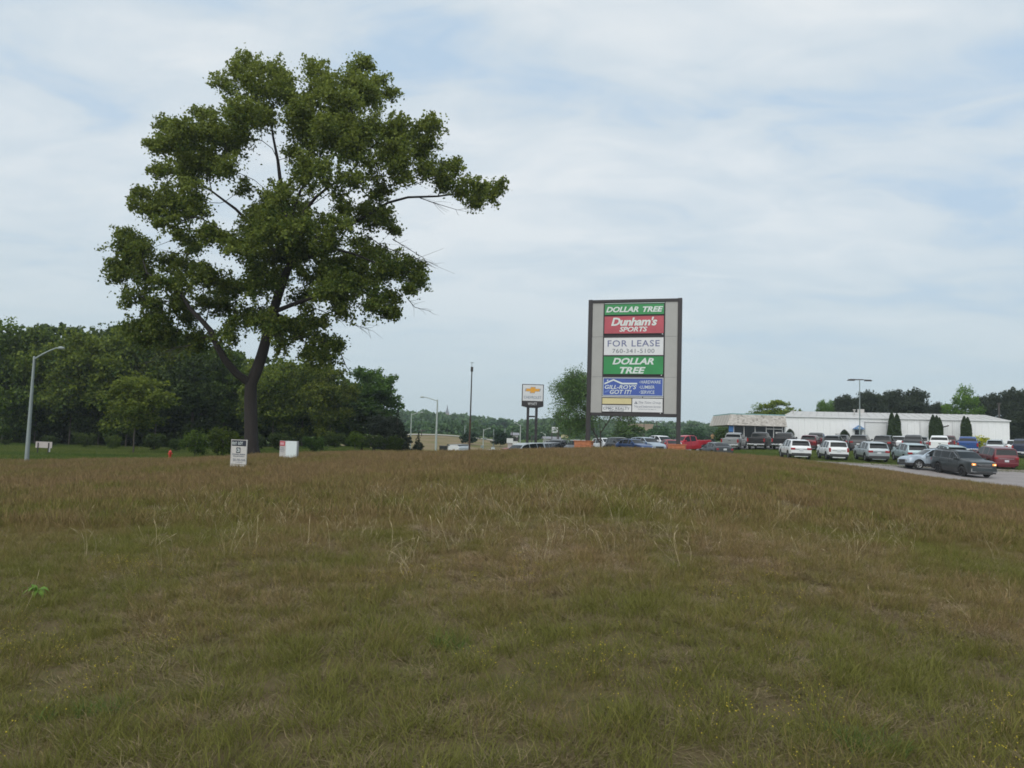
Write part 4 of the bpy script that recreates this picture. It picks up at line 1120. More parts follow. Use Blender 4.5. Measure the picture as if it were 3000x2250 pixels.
word(pn, 'FOR LEASING INFORMATION CALL', 300, 540, 1187, 1195, M_LETG)
pn, *_q = panel(1103, 1256, M_WHITE, x0=xm, x1=p1, label='white tenant panel reading The Talon Group', f=.025)
word(pn, 'The Talon Group', 655, 890, 1140, 1172, M_LETG, shear=.3); word(pn, 'Title and Settlement Services', 605, 890, 1183, 1206, M_LETG); word(pn, 'The Talon Group Title Agency, Inc.', 645, 845, 1218, 1230, M_LETG)
poly(pn, [(605, 1166), (625, 1166), (625, 1138), (618, 1150)], M_LETG); poly(pn, [(627, 1166), (644, 1166), (627, 1136)], M_LETD)
for cx_, cy_ in ((907, 430), (895, 865), (885, 1266)):
    a_ = S(cx_, cy_); m = MB(); m.tube([(a_[0], -.16, a_[1]), (a_[0], -.10, a_[1])], .035, 8); m.build('lamp_socket', M_WHITE, sg)
for (ax, ay), (bx, by) in ((c1(-20, 1562), c1(170, 1562)), (c1(965, 1600), c1(1150, 1600))):
    cxp = (ax+bx)/2; sx, _ = pl.at(cxp, ay)
    wx = pl.o + pl.e*sx; g = Vector((wx.x, wx.y, tz(wx.x, wx.y)))
    top = pl.at(cxp, ay, .4)[1] + pl.o.z - g.z; w = (bx-ax)/F*48/2
    root = empty('post_planter', g, pl.ang); left = ax < 1800
    tag(root, 'low terracotta-coloured block planter around the %s post of the big sign' % ('left' if left else 'right'), 'planter', 'planters at the feet of the big sign')
    rows = 4; hb = (top + .35)/rows
    for rw in range(rows):
        z0 = -.35 + rw*hb; off = .2 if rw % 2 else 0
        m = MB(); m.box(-w+.006*rw, w-.006*rw, -w*.8, w*.8, z0+.006, z0+hb-.006); m.build('block_course', M_PLANT, root, bevel=.012)
    m = MB(); m.box(-w-.04, w+.04, -w*.8-.04, w*.8+.04, -.35+rows*hb, -.35+rows*hb+.05); m.build('cap', M_PLANT, root, bevel=.01)

# ------------------------------------------------------------------ dealer sign
YC = 88.0
A = G(1532, YC); B = G(1604, YC); pl2 = Plane(A, B); 
def c4(cx_, cy_): return (1150 + cx_*.24864, 1040 + cy_*.24864)
def S4(a, b): return pl2.at(*c4(a, b))
ds = empty('dealer_sign', pl2.o, pl2.ang); tag(ds, 'white square car dealer sign with a gold emblem on two dark posts', 'sign')
xl, xr = S4(1524, 450)[0], S4(1780, 450)[0]; zt, zm, zb = S4(1650, 347)[1], S4(1650, 543)[1], S4(1650, 606)[1]; f = .09
m = MB(); m.box(xl, xr, -.35, .35, zb, zt); m.build('cabinet', M_FRAME, ds, bevel=.03)
m = MB(); m.box(xl+f, xr-f, -.37, -.34, zm, zt-f); face = m.build('sign_face', M_WHITE, ds)
def W4(pn, txt, a, b, c, d, mt, y=-.372, **k): text_part(txt, mt, pn, S4(a, d)[0], S4(b, c)[0], S4((a+b)/2, d)[1], S4((a+b)/2, c)[1], y=y, **k)
W4(face, 'CHEVROLET', 1545, 1752, 486, 516, mat('dealer_letter_grey', (.20, .25, .32, 1), .5), spacing=.95, bold=.006)
W4(ds, 'WYATT', 1592, 1702, 562, 592, M_WHITE, y=-.352, bold=.012)
def bow(sc_, mt, y0, y1, nm):
    cx_, cy_ = S4(1652, 415); ux = (xr-xl)*.36*sc_; 
    k = ux/2; pts_ = [(-2, -.36), (-.62, -.36), (-.72, -.78), (.52, -.78), (.62, -.36), (1.75, -.36), (2, .36), (.62, .36), (.72, .78), (-.52, .78), (-.62, .36), (-1.75, .36)]
    m = MB(); m.prism([(cx_ + a*k, cz_*k + cy_) for a, cz_ in pts_], y0, y1); return m.build(nm, mt, face)
bow(1.05, mat('emblem_chrome', (.35, .37, .4, 1), .3, .6), -.375, -.37, 'emblem_rim'); bow(.90, mat('emblem_gold', (.75, .36, .04, 1), .35), -.385, -.37, 'emblem')
m = MB(); a, b = S4(1600, 606)[0], S4(1710, 606)[0]
m.prism([(xl+.05, zb), (a, zb-.17), (b, zb-.17), (xr-.05, zb)], -.3, .3); m.build('skirt', M_FRAME, ds)
for cxp in (1592, 1692):
    sx = S4(cxp, 800)[0]; m = MB(); m.box(sx-.15, sx+.15, -.15, .15, -.5, zb-.1); m.build('post', M_FRAME, ds, bevel=.02)
z_ = S4(1640, 722)[1]; m = MB(); m.box(S4(1592, 722)[0]+.15, S4(1692, 722)[0]-.15, -.08, .08, z_-.12, z_+.06); m.build('cross_bar', M_FRAME, ds)

# ------------------------------------------------------------------ small signs in the meadow
M_ALU = mat('aluminium', (.35, .36, .37, 1), .45, .3); M_WD = mat('weathered_white_wood', (.48, .47, .45, 1), .8, noise=.15, nscale=20)
M_NAVY = mat('navy_sign', (.020, .024, .04, 1), .5)
def c3(cx_, cy_): return (650 + cx_*.11302, 1270 + cy_*.11302)
A = P(676, 1300, 30.0); B = P(722, 1300, 29.6); A.z = tz(A.x, A.y); pl3 = Plane(A, B)
def S3(a, b): return pl3.at(*c3(a, b))
os_ = empty('real_estate_sign', pl3.o, pl3.ang); tag(os_, 'white real estate sign reading OUT LOT in front of the oak trunk', 'sign')
xl, xr = S3(240, 500)[0], S3(645, 500)[0]; zt, zmid, zbot = S3(430, 178)[1], S3(430, 318)[1], S3(430, 795)[1]
m = MB(); m.box(xl+.03, xr-.03, -.012, .012, zmid, zt); hd = m.build('header_board', M_NAVY, os_)
m = MB(); m.box(xl+.03, xr-.03, -.012, .012, zbot, zmid-.012); bd = m.build('board', M_WD, os_)
m = MB(); m.box(xl+.02, xr-.02, -.02, .02, zbot-.11, zbot-.02); m.build('lower_rail', M_WD, os_)
for a in (xl, xr-.03): 
    m = MB(); m.box(a, a+.028, -.02, .02, -.3, zt+.03); m.build('post', M_WD, os_)
m = MB(); m.box(xl-.01, xr+.01, -.018, .018, zt+.003, zt+.028); m.build('top_rail', M_WD, os_)
def W3(pn, txt, a, b, c, d, mt, **k): text_part(txt, mt, pn, S3(a, d)[0], S3(b, c)[0], S3((a+b)/2, d)[1], S3((a+b)/2, c)[1], y=-.0125, **k)
W3(hd, 'OUT', 275, 400, 215, 290, M_LET, bold=.01); W3(hd, 'LOT', 432, 555, 215, 290, M_LET, bold=.01)
q0, q1 = S3(375, 500), S3(492, 365); m = MB(); m.box(q0[0], q1[0], -.016, -.0125, q0[1], q1[1]); lg = m.build('logo_block', M_NAVY, bd)
W3(bd, 'CB', 392, 475, 388, 480, M_LET, bold=.02); 
for ch in [o for o in bpy.data.objects if o.parent == bd and o.name.startswith('lettering')]: ch.location.y = -.004
W3(bd, 'COLDWELL BANKER', 272, 612, 522, 556, M_LETD, bold=.01); W3(bd, 'Schmidt Realtors', 300, 600, 572, 602, M_LETD)
W3(bd, '231-723-1510', 290, 612, 652, 715, M_LETD, bold=.01); W3(bd, 'Commercial', 380, 535, 735, 755, M_LETG)
# white box sign: a V of two boards
A = P(818, 1300, 36.6); B = P(835, 1300, 37.2)
g0 = Vector((A.x, A.y, tz(A.x, A.y))); bs = empty('box_sign', g0, 0); tag(bs, 'white box-shaped site sign with a red and white end panel right of the oak trunk', 'sign')
def rel(px, py, Y): return P(px, py, Y) - g0
zt = rel(846, 1292, 36)[2]
Lf = [rel(820, 1300, 36.8), rel(838, 1300, 36.0), rel(871, 1300, 36.0), rel(876, 1300, 37.0)]
def wallbox(p, q_, z0, z1, th, nm, mt, par, out=0.0):
    d = Vector((q_.x-p.x, q_.y-p.y, 0)).normalized(); n = Vector((d.y, -d.x, 0))
    a = p + n*out; b = q_ + n*out; vs = []
    for z in (z0, z1):
        vs += [(a.x, a.y, z), (b.x, b.y, z), (b.x - n.x*th, b.y - n.y*th, z), (a.x - n.x*th, a.y - n.y*th, z)]
    m = MB(); m.add(vs, [(0,3,2,1),(4,5,6,7),(0,1,5,4),(1,2,6,5),(2,3,7,6),(3,0,4,7)]); return m.build(nm, mt, par)
M_BX = mat('box_sign_white', (.60, .66, .66, 1), .5, noise=.05, nscale=3); M_BXR = mat('box_sign_red', (.50, .04, .07, 1), .5)
e1 = wallbox(Lf[0], Lf[1], -.1, zt, .03, 'end_panel', M_WD, bs); e2 = wallbox(Lf[1], Lf[2], -.1, zt, .03, 'front_panel', M_BX, bs); wallbox(Lf[2], Lf[3], -.1, zt-.01, .03, 'side_panel', M_ALU, bs)
hh = zt
wallbox(Lf[0].lerp(Lf[1], .06), Lf[0].lerp(Lf[1], .84), zt-.24, zt-.02, .01, 'red_header', M_BXR, e1, .012)
wallbox(Lf[0].lerp(Lf[1], .14), Lf[0].lerp(Lf[1], .72), zt-.19, zt-.08, .008, 'print_block', mat('box_sign_pink', (.62, .35, .38, 1), .6), e1, .022)
for z in (.31, .345): wallbox(Lf[0].lerp(Lf[1], .15), Lf[0].lerp(Lf[1], .75), zt-z-.015, zt-z, .01, 'print_line', M_LETG, e1, .012)
wallbox(Lf[0].lerp(Lf[1], .05), Lf[0].lerp(Lf[1], .85), zt-.44, zt-.42, .01, 'print_line', M_LETD, e1, .012); wallbox(Lf[0].lerp(Lf[1], .2), Lf[0].lerp(Lf[1], .7), zt-.52, zt-.50, .01, 'print_line', M_LETG, e1, .012)
# white board on two legs at the left (seen from behind)
Yb = 64; A = P(105, 1300, Yb); B = P(153, 1300, Yb-.3); gA = Vector((A.x, A.y, tz(A.x, A.y))); pb = Plane(gA, B)
nb = empty('notice_board', gA, pb.ang); tag(nb, 'plain white board on two thin legs beside the left street lamp', 'sign')
zt, zb = pb.at(128, 1294)[1], pb.at(128, 1312)[1]
m = MB(); m.box(0, pb.len, -.02, .02, zb, zt); m.build('board', mat('board_grey_white', (.40, .36, .35, 1), .6, noise=.05), nb)
for t in (.17, .82):
    m = MB(); m.box(pb.len*t-.03, pb.len*t+.03, -.09, -.03, -.3, zt-.08); m.build('leg', M_FRAME, nb)
m = MB(); m.box(pb.len*.84, pb.len*.93, -.05, -.02, zb-.32, zb); m.build('tag_plate', M_ALU, nb)

# ------------------------------------------------------------------ hydrant
g = G(503, 58); hy = empty('fire_hydrant', g); hy.scale = (.85, .85, .8); tag(hy, 'small red fire hydrant on the lawn left of the oak', 'hydrant')
M_HR = mat('hydrant_red', (.50, .035, .02, 1), .45)
m = MB(); m.tube([(0,0,-.1),(0,0,.06),(0,0,.08),(0,0,.5),(0,0,.55),(0,0,.66),(0,0,.72)], [.17,.17,.11,.11,.15,.11,.03], 14); m.build('barrel', M_HR, hy, smooth=50)
for s in (-1, 1): m = MB(); m.tube([(s*.09,0,.42),(s*.2,0,.42)], .055, 10); m.build('side_nozzle', M_HR, hy)
m = MB(); m.tube([(0,-.09,.38),(0,-.2,.38)], .075, 10); m.build('front_nozzle', M_HR, hy)
m = MB(); m.tube([(0,0,.72),(0,0,.78)], .03, 5); m.build('bonnet_nut', M_HR, hy)
place_y = P(503, 1338, 1)

# ------------------------------------------------------------------ street lamps
M_GALV = mat('galvanised_steel', (.24, .28, .275, 1), .5, .25, noise=.1, nscale=3); M_DPOLE = mat('dark_bronze_pole', (.06, .05, .045, 1), .6); M_RUST = mat('rusty_pole', (.085, .048, .032, 1), .9, noise=.3, nscale=1.5)
M_GALP = mat('pale_galvanised_steel', (.42, .46, .43, 1), .5, .2)
def cobra(px, ytop, hx, hy_, Y, label, r0=.12, M=M_GALV, name='street_lamp', rise=.35, group='curved arm street lamps', base_z=None):
    g = G(px, Y); root = empty(name, g); tag(root, label, 'street lamp', group)
    top = P(px, ytop, Y).z - g.z; arm = P(hx, hy_, Y) - g; tx = P(px, ytop, Y).x - g.x
    m = MB(); m.tube([(0, 0, -.6), (0, 0, .0), (tx*0, 0, top)], [r0, r0, r0*.52], 12); m.build('pole', M, root, smooth=60)
    dx = arm.x; p = [Vector((0, 0, top-.15)), Vector((dx*.25, 0, top-.15 + (arm.z-top+.15)*.42)), Vector((dx*.5, 0, top-.15+(arm.z-top+.15)*.75)), Vector((dx*.7, 0, top-.15+(arm.z-top+.15)*.98)), Vector((dx*.8, 0, arm.z))]
    m = MB(); m.tube(p, [r0*.42, r0*.38, r0*.33, r0*.3, r0*.28], 8); m.build('arm', M, root, smooth=60)
    s = 1 if dx > 0 else -1; h = MB(); L_ = abs(dx)*.24
    h.tube([(dx*.77, 0, arm.z), (dx*.80, 0, arm.z+.0), (dx*.86, 0, arm.z+.01), (dx*.96, 0, arm.z-.01), (dx, 0, arm.z-.035)], [r0*.35, r0*.65, r0*.8, r0*.62, r0*.2], 8)
    hd = h.build('lamp_head', M, root, smooth=60)
    m = MB(); m.tube([(0, 0, top-.02), (0, 0, top+.03)], [r0*.6, r0*.4], 10); m.build('pole_cap', M, root)
    m = MB(); m.box(-r0*1.5, r0*1.5, -r0*1.5, r0*1.5, -.25, .03); m.build('base_plate', M, root)
    return root
def tilt_px(px, yb, yt): return px
cobra(86, 1045, 190, 1020, 44, 'tall galvanised street lamp at the far left, arm reaching right', .125)
cobra(1278, 1171, 1231, 1163, 80, 'tall pale street lamp with its arm to the left, left of the church spire', .13, M_GALP)
cobra(1203, 1212, 1240, 1208, 96, 'thin grey street lamp beside the small spruce, head towards the right', .10, M_GALP)
L4 = cobra(1416, 1258, 1438, 1255, 110, 'small street lamp with a box on its pole, arm to the right', .10, M_GALP)
m = MB(); m.box(-.05, .45, -.2, .1, 2.6, 2.85); m.box(-.35, .1, -.2, .1, 1.4, 1.75); m.build('control_box', M_GALV, L4)
cobra(1524, 1245, 1506, 1239, 110, 'street lamp just left of the dealer sign posts, arm to the left', .11, M_GALP)
cobra(1597, 1271, 1584, 1267, 125, 'smallest street lamp, right of the dealer sign posts', .10, M_GALP)
# tall rusty pole with floodlight
g = G(1376, 62); fp = empty('floodlight_pole', g); tag(fp, 'very tall thin rusty pole with a floodlight on top, left of the dealer sign', 'pole')
top = P(1383, 1085, 62).z - g.z
m = MB(); m.tube([(0,0,-.5),(0,0,top*.45)], [.085,.07], 10); m.build('lower_pole', M_RUST, fp, smooth=60)
m = MB(); m.tube([(0,0,top*.45),(0,0,top)], [.065,.045], 10); m.build('upper_pole', M_DPOLE, fp, smooth=60)
m = MB(); m.box(-.10,.10,-.12,.12,top-.1,top+.28); m.build('floodlight', M_DPOLE, fp, bevel=.02)
m = MB(); m.tube([(-.02,0,top+.25),(-.02,0,top+.62)], .018, 5); m.tube([(-.10,0,top+.62),(.12,0,top+.62)], .03, 5); m.build('antenna', M_GALV, fp)
# car lot light
g = G(2519, 100); ll = empty('lot_light', g); tag(ll, 'tall dark lot light with four flat heads before the white hall', 'street lamp')
top = P(2519, 1112, 100).z - g.z
m = MB(); m.tube([(0,0,-.2),(0,0,top)], [.09,.055], 10); m.build('pole', M_GALV, ll, smooth=60)
wv = (2553-2485)/F*100/2
m = MB(); m.box(-wv*.98, wv*.98, -.05, .05, top-.06, top+.02); m.build('cross_bar', M_DPOLE, ll)
for a, b, dy, dz in ((-wv*1.02, -wv*.45, 0, -.11), (wv*.45, wv*1.02, 0, -.11), (-wv*.55, -.1, .9, .08), (.1, wv*.55, .9, .08)):
    m = MB(); m.box(a, b, dy-.25, dy+.25, top+dz-.07, top+dz+.04); m.build('lamp_head', M_DPOLE, ll, bevel=.02)
m = MB(); m.box(-.04, .04, 0, .9, top-.02, top+.05); m.build('side_arm', M_DPOLE, ll)
def lot_pole(px, ytop, Y, label, w=1.2):
    g = G(px, Y); r_ = empty('parking_light', g); tag(r_, label, 'street lamp', 'far parking lot lights'); t = P(px, ytop, Y).z - g.z
    m = MB(); m.tube([(0,0,-.2),(0,0,t)], [.13,.09], 6); m.build('pole', M_DPOLE, r_)
    for s in (-1, 1): m = MB(); m.box(s*w*.45-.35, s*w*.45+.35, -.2, .2, t-.02, t+.13); m.build('lamp_head', M_DPOLE, r_)
    m = MB(); m.box(-w*.5, w*.5, -.04, .04, t-.1, t-.02); m.build('cross_bar', M_DPOLE, r_)
lot_pole(1886, 1237, 200, 'far twin-headed parking lot light, the left one seen under the big sign', 2.2); lot_pole(1923, 1234, 195, 'far twin-headed parking lot light, the right one seen under the big sign', 2.4)
def util(px, yt, Y, label, cross=0, M=M_GALV):
    g = G(px, Y); r_ = empty('utility_pole', g); tag(r_, label, 'pole', 'thin poles in the valley'); t = P(px, yt, Y).z - g.z
    m = MB(); m.tube([(0,0,-.3),(0,0,t)], [.13,.09], 6); m.build('pole', M, r_)
    if cross: m = MB(); m.box(-cross, cross, -.05, .05, t-.5, t-.35); m.build('cross_arm', M, r_)
util(1361, 1247, 185, 'thin pale pole on the far highway embankment'); util(1235, 1256, 180, 'thin pole left of the small spruce on the embankment', .8, M_DPOLE); util(1446, 1257, 150, 'thin pole right of the lamp with a box')
util(1500, 1262, 160, 'dark thin pole by the white house in the valley', 0, M_DPOLE); util(1558, 1276, 120, 'short dark post between the dealer sign posts', 0, M_DPOLE); util(1636, 1250, 118, 'dark pole beside the small white road sign', 0, M_DPOLE)
util(1479, 1256, 170, 'thin faint pole left of the white house')

# small far signs
def far_sign(name, px0, px1, y0, y1, Y, mt, label, legs=True, print_=True):
    A = G((px0+px1)/2, Y); r_ = empty(name, A); tag(r_, label, 'sign'); w = (px1-px0)/F*Y/2; t = P((px0+px1)/2, y0, Y).z - A.z; b = P((px0+px1)/2, y1, Y).z - A.z
    m = MB(); m.box(-w, w, -.1, .1, b, t); m.build('board', mt, r_)
    if print_:
        for k in (.33, .68): m = MB(); m.box(-w*.75, w*.75, -.12, -.1, b+(t-b)*k-(t-b)*.07, b+(t-b)*k+(t-b)*.07); m.build('print_line', M_LETD, r_)
    for s in ((-1, 1) if legs else (1,)): m = MB(); m.tube([(s*w*.9, .05, -.3), (s*w*.9, .05, b)], .07, 5); m.build('post', M_DPOLE, r_)
far_sign('road_sign', 1616, 1633, 1251, 1268, 118, M_WHITE, 'small white square sign on poles right of the dealer sign')
far_sign('road_sign', 1644, 1664, 1274, 1283, 118, M_YELL, 'small wide yellow sign above a bush, left of the big sign')
# ------------------------------------------------------------------ church and houses
g = P(1307, 1300, 880); g.z = tz(g.x, 880); ch = empty('church_tower', Vector((g.x, 880, g.z))); tag(ch, 'distant pink stone church tower with a pointed spire above the wooded hill', 'tower')
M_ST = mat('church_stone', (.30, .22, .21, 1), .9); M_SL = mat('church_slate', (.16, .16, .19, 1), .8)
w = 5.5/F*880; zt = P(1307, 1213, 880).z - g.z; za = P(1307, 1184, 880).z - g.z
m = MB(); m.box(-w, w, -w, w, -2, zt); m.box(-w*1.12, w*1.12, -w*1.12, w*1.12, zt, zt+.8); m.build('shaft', M_ST, ch)
m = MB(); wz = w*1.12; 
m.add([(-wz,-wz,zt+.8),(wz,-wz,zt+.8),(wz,wz,zt+.8),(-wz,wz,zt+.8),(-w*.45,-w*.45,zt+5),(w*.45,-w*.45,zt+5),(w*.45,w*.45,zt+5),(-w*.45,w*.45,zt+5),(0,0,za)], [(0,1,5,4),(1,2,6,5),(2,3,7,6),(3,0,4,7),(4,5,8),(5,6,8),(6,7,8),(7,4,8)]); m.build('spire', M_SL, ch)
for s in (-.45, .45): m = MB(); m.box(s*w-.5, s*w+.5, -w-.06, -w+.02, zt-6, zt-1.5); m.build('belfry_opening', M_DARKIN, ch)
def house(name, px0, px1, y_eave, y_top, Y, label, wallm, roofm, depth=8, win=3, flat=False):
    A = G((px0+px1)/2, Y); r_ = empty(name, A); tag(r_, label, 'building'); w = (px1-px0)/F*Y/2; e = P((px0+px1)/2, y_eave, Y).z - A.z; t = P((px0+px1)/2, y_top, Y).z - A.z
    m = MB(); m.box(-w, w, 0, depth, -1, e); m.build('wall', wallm, r_)
    m = MB()
    if flat: m.box(-w-.2, w+.2, -.2, depth+.2, e, max(t, e+.3))
    else:
        m.add([(-w-.3,-.4,e),(w+.3,-.4,e),(w+.3,depth+.4,e),(-w-.3,depth+.4,e),(-w-.3,depth/2,t),(w+.3,depth/2,t)], [(0,1,5,4),(2,3,4,5),(1,2,5),(3,0,4),(3,2,1,0)])
    m.build('roof', roofm, r_)
    for k in range(win):
        x = -w + 2*w*(k+.5)/win; m = MB(); m.box(x-.45, x+.45, -.04, .02, e*.4, e*.8); m.build('window', M_DARKIN, r_)
M_HW = mat('house_siding_white', (.55, .57, .56, 1), .7); M_HR2 = mat('house_roof_grey', (.22, .22, .24, 1), .8); M_TAN = mat('tan_brick', (.32, .24, .17, 1), .9)
house('house', 1500, 1517, 1275, 1267, 165, 'white gabled house in the valley left of the dealer sign posts', M_HW, M_HR2, 7, 2)
house('low_building', 1597, 1642, 1286, 1279, 140, 'low white building with a grey roof under the small white sign', M_HW, M_HR2, 9, 5)
house('store_building', 1862, 1912, 1247, 1242, 330, 'tan flat-roofed store on the far rise under the big sign', M_TAN, M_TAN, 20, 0, True)
house('warehouse', 1272, 1316, 1266, 1261, 300, 'long low white building beyond the far highway', M_HW, M_HW, 12, 0, True)
house('retaining_wall', 1488, 1500, 1298, 1284, 135, 'pale block building end by the valley street', mat('pale_block', (.40, .36, .36, 1), .9), M_HW, 3, 0, True)
# ------------------------------------------------------------------ the white hall
A = G(2302, 118); B = G(2959, 111); zb_ = min(A.z, B.z) - .1
ph = Plane(A, B, zb_); hall = empty('white_hall', ph.o, ph.ang); tag(hall, 'long low white metal-clad hall with a shallow pale roof behind the parked trucks', 'building')
M_WM = mat('hall_white_metal', (.78, .79, .80, 1), .5, noise=.035, nscale=.8, stretch=(3, 3, .3)); M_RM = mat('hall_roof_metal', (.46, .45, .43, 1), .55, noise=.14, nscale=.9)
M_DRAIN = mat('hall_trim', (.62, .63, .64, 1), .5)
LN = ph.len; eave = ph.at(2302, 1220)[1]; eave = (eave + ph.at(2959, 1235)[1])/2
m = MB(); m.box(.06, LN-.06, .06, 13, -.6, eave-.05); m.build('inner_wall', M_WM, hall)
npan = 34; pw_ = LN/npan
def rib_panel(w, h):
    m = MB(); pr = [(0, 0), (.03, -.045), (.09, -.045), (.12, 0), (w*.37, 0), (w*.39, -.018), (w*.43, -.018), (w*.45, 0), (w*.70, 0), (w*.72, -.018), (w*.76, -.018), (w*.78, 0), (w-.005, 0)]
    n = len(pr); m.add([(x, y, 0) for x, y in pr] + [(x, y, h) for x, y in pr], [(i, i+1, n+i+1, n+i) for i in range(n-1)]); return m
d0 = ph.at(2533, 1285)[0]; d1 = ph.at(2599, 1285)[0]; dt = ph.at(2566, 1238)[1]
first = None
for i in range(npan):
    x = i*pw_
    z0, hh = -.5, eave+.5
    if d0 - pw_*.5 < x < d1 - pw_*.5: z0, hh = dt + .12, eave - dt - .12
    o = rib_panel(pw_, hh).build('wall_panel', M_WM, hall) if (first is None or z0 > 0) else None
    if o is None: o = first.copy(); COL.objects.link(o)
    elif z0 < 0: first = o
    o.location = (x, 0, z0)
m = MB(); m.box(d0+.1, d1-.1, .02, .055, -.5, dt); dr = m.build('overhead_door', M_WM, hall)
for k in range(5): m = MB(); z = -.5+.5+(dt)*k/5+.02; m.box(d0+.12, d1-.12, .0, .02, z, z+dt/5-.05); m.build('door_section', M_DRAIN, dr)
m = MB(); m.box(d0-.05, d0+.1, -.07, .02, -.5, dt+.12); m.box(d1-.1, d1+.05, -.07, .02, -.5, dt+.12); m.box(d0+.1, d1-.1, -.07, .02, dt, dt+.12); m.build('door_frame', mat('hall_door_frame', (.38, .39, .41, 1), .6), hall)
m = MB(); m.box(-.15, LN+.15, -.22, -.03, eave-.06, eave+.12); m.build('gutter', M_DRAIN, hall, bevel=.02)
rz = 1.15; ry = 6.5; xa = 1.6; xb = LN - 1.0; nrp = 28
for i in range(nrp):
    a0 = i/nrp; a1 = (i+1)/nrp
    X = [LN*a0 - .1, LN*a1 - .105, xa + (xb-xa)*a1 - .005, xa + (xb-xa)*a0]
    m = MB(); b = [(X[0], -.18, eave+.13), (X[1], -.18, eave+.13), (X[2], ry, eave+rz), (X[3], ry, eave+rz)]
    m.add(b + [(x, y, z-.04) for x, y, z in b], [(0,1,2,3),(4,7,6,5),(0,4,5,1),(1,5,6,2),(2,6,7,3),(3,7,4,0)])
    m.add([(X[0], -.18, eave+.13), (X[0]+.06, -.18, eave+.13), (X[3]+.06, ry, eave+rz), (X[3], ry, eave+rz), (X[0]+.03, -.18, eave+.20), (X[3]+.03, ry, eave+rz+.07)], [(0,1,4),(1,2,5,4),(3,0,4,5)])
    m.build('roof_panel', M_RM, hall)
m = MB(); m.add([(-.1,-.18,eave+.12),(LN+.1,-.18,eave+.12),(LN+.1,13,eave+.12),(-.1,13,eave+.12),(xa,ry,eave+rz-.05),(xb,ry,eave+rz-.05)], [(3,2,5,4),(1,2,5),(3,0,4),(0,3,2,1)]); m.build('roof_back', M_RM, hall)
for px, w, h, nm in ((2503, .3, .75, 'roof_vent'), (2535, .9, .5, 'roof_box'), (2927, .35, 2.1, 'flue_pipe'), (2287+37, .25, .4, 'roof_vent')):
    s = ph.at(px, 1215, -3)[0]; z = eave + .55
    m = MB()
    if nm == 'roof_box': m.box(s-w/2, s+w/2, 5.9, 6.6, z+.3, z+.6+h)
    else: m.tube([(s, 3, z-.3), (s, 3, z+h)], w*.35, 8); m.tube([(s, 3, z+h), (s, 3, z+h+.15)], w*.75, 8)
    m.build(nm, M_RM if nm != 'flue_pipe' else M_DPOLE, hall)
M_BLA = mat('blue_awning', (.10, .21, .40, 1), .6, noise=.15, nscale=4); M_GLS = mat('dark_glass', (.015, .018, .02, 1), .12, spec=.3)
# small door with a blue gabled awning
a0 = ph.at(2497, 1262)[0]; a1 = ph.at(2531, 1262)[0]; zt = ph.at(2514, 1246)[1]; zl = ph.at(2514, 1258)[1]
m = MB(); am = (a0+a1)/2; m.prism([(a0, zl), (a1, zl), (a1-.05, zl+.08), (am, zt), (a0+.05, zl+.08)], -1.0, -.07); aw = m.build('awning', M_BLA, hall)
m = MB(); m.box(am-.22, am+.22, -1.01, -1.0, zl+.12, zl+.32); m.build('awning_print', mat('awning_white_print', (.45, .5, .55, 1), .6), aw)
w0 = ph.at(2504, 1270)[0]; w1 = ph.at(2524, 1270)[0]
m = MB(); m.box(w0-.12, w1+.12, -.10, -.05, -.3, zl-.05); dd = m.build('door_surround', M_DRAIN, hall)
m = MB(); m.box(w0, w1, -.12, -.10, .9, zl-.12); m.build('door_window', M_GLS, dd)
for px in (2640, 2695, 2790): 
    s = ph.at(px, 1250)[0]; m = MB(); m.box(s-.05, s+.05, -.14, -.05, -.3, eave-.05); m.build('downspout', M_DRAIN, hall)
s, z = ph.at(2765, 1250); m = MB(); m.tube([(s-.5, -.15, z-.15), (s, -.6, z), (s+.4, -.9, z+.15)], .09, 8); m.build('wall_light', M_DPOLE, hall)

# ------------------------------------------------------------------ showroom
A = G(2125, 108.0); B = G(2300, 108.0); ps = Plane(A, B, min(A.z, B.z)); sh = empty('showroom', ps.o, ps.ang); tag(sh, 'small glass-fronted showroom with a beige shingled mansard roof, left of the white hall', 'building')
def c2(a, b): return (2100 + a*.20796, 1080 + b*.20796)
def S2(a, b, dep=0.0): return ps.at(*c2(a, b), dep)
WL = ps.len; zmb = (S2(150, 795)[1] + S2(960, 815)[1])/2; zmt = (S2(170, 655)[1] + S2(960, 660)[1])/2 + .06
M_SH = [mat('shingle_beige', (.42, .39, .35, 1), .9, noise=.2, nscale=8), mat('shingle_pale', (.50, .47, .43, 1), .9, noise=.2, nscale=8), mat('shingle_brown', (.28, .26, .23, 1), .9, noise=.2, nscale=8)]
wz0 = .9
m = MB(); m.box(wz0, WL, .05, 10, zmb+.02, zmt-.05); m.build('upper_box', M_SH[2], sh)
m = MB(); m.box(.3, WL+.02, -.75, 9, zmb-.06, zmb+.02); m.build('soffit', mat('soffit_beige', (.42, .39, .35, 1), .8), sh)
rows = 9; rr_ = np.random.default_rng(3); sm = MB(); hh = zmt - zmb
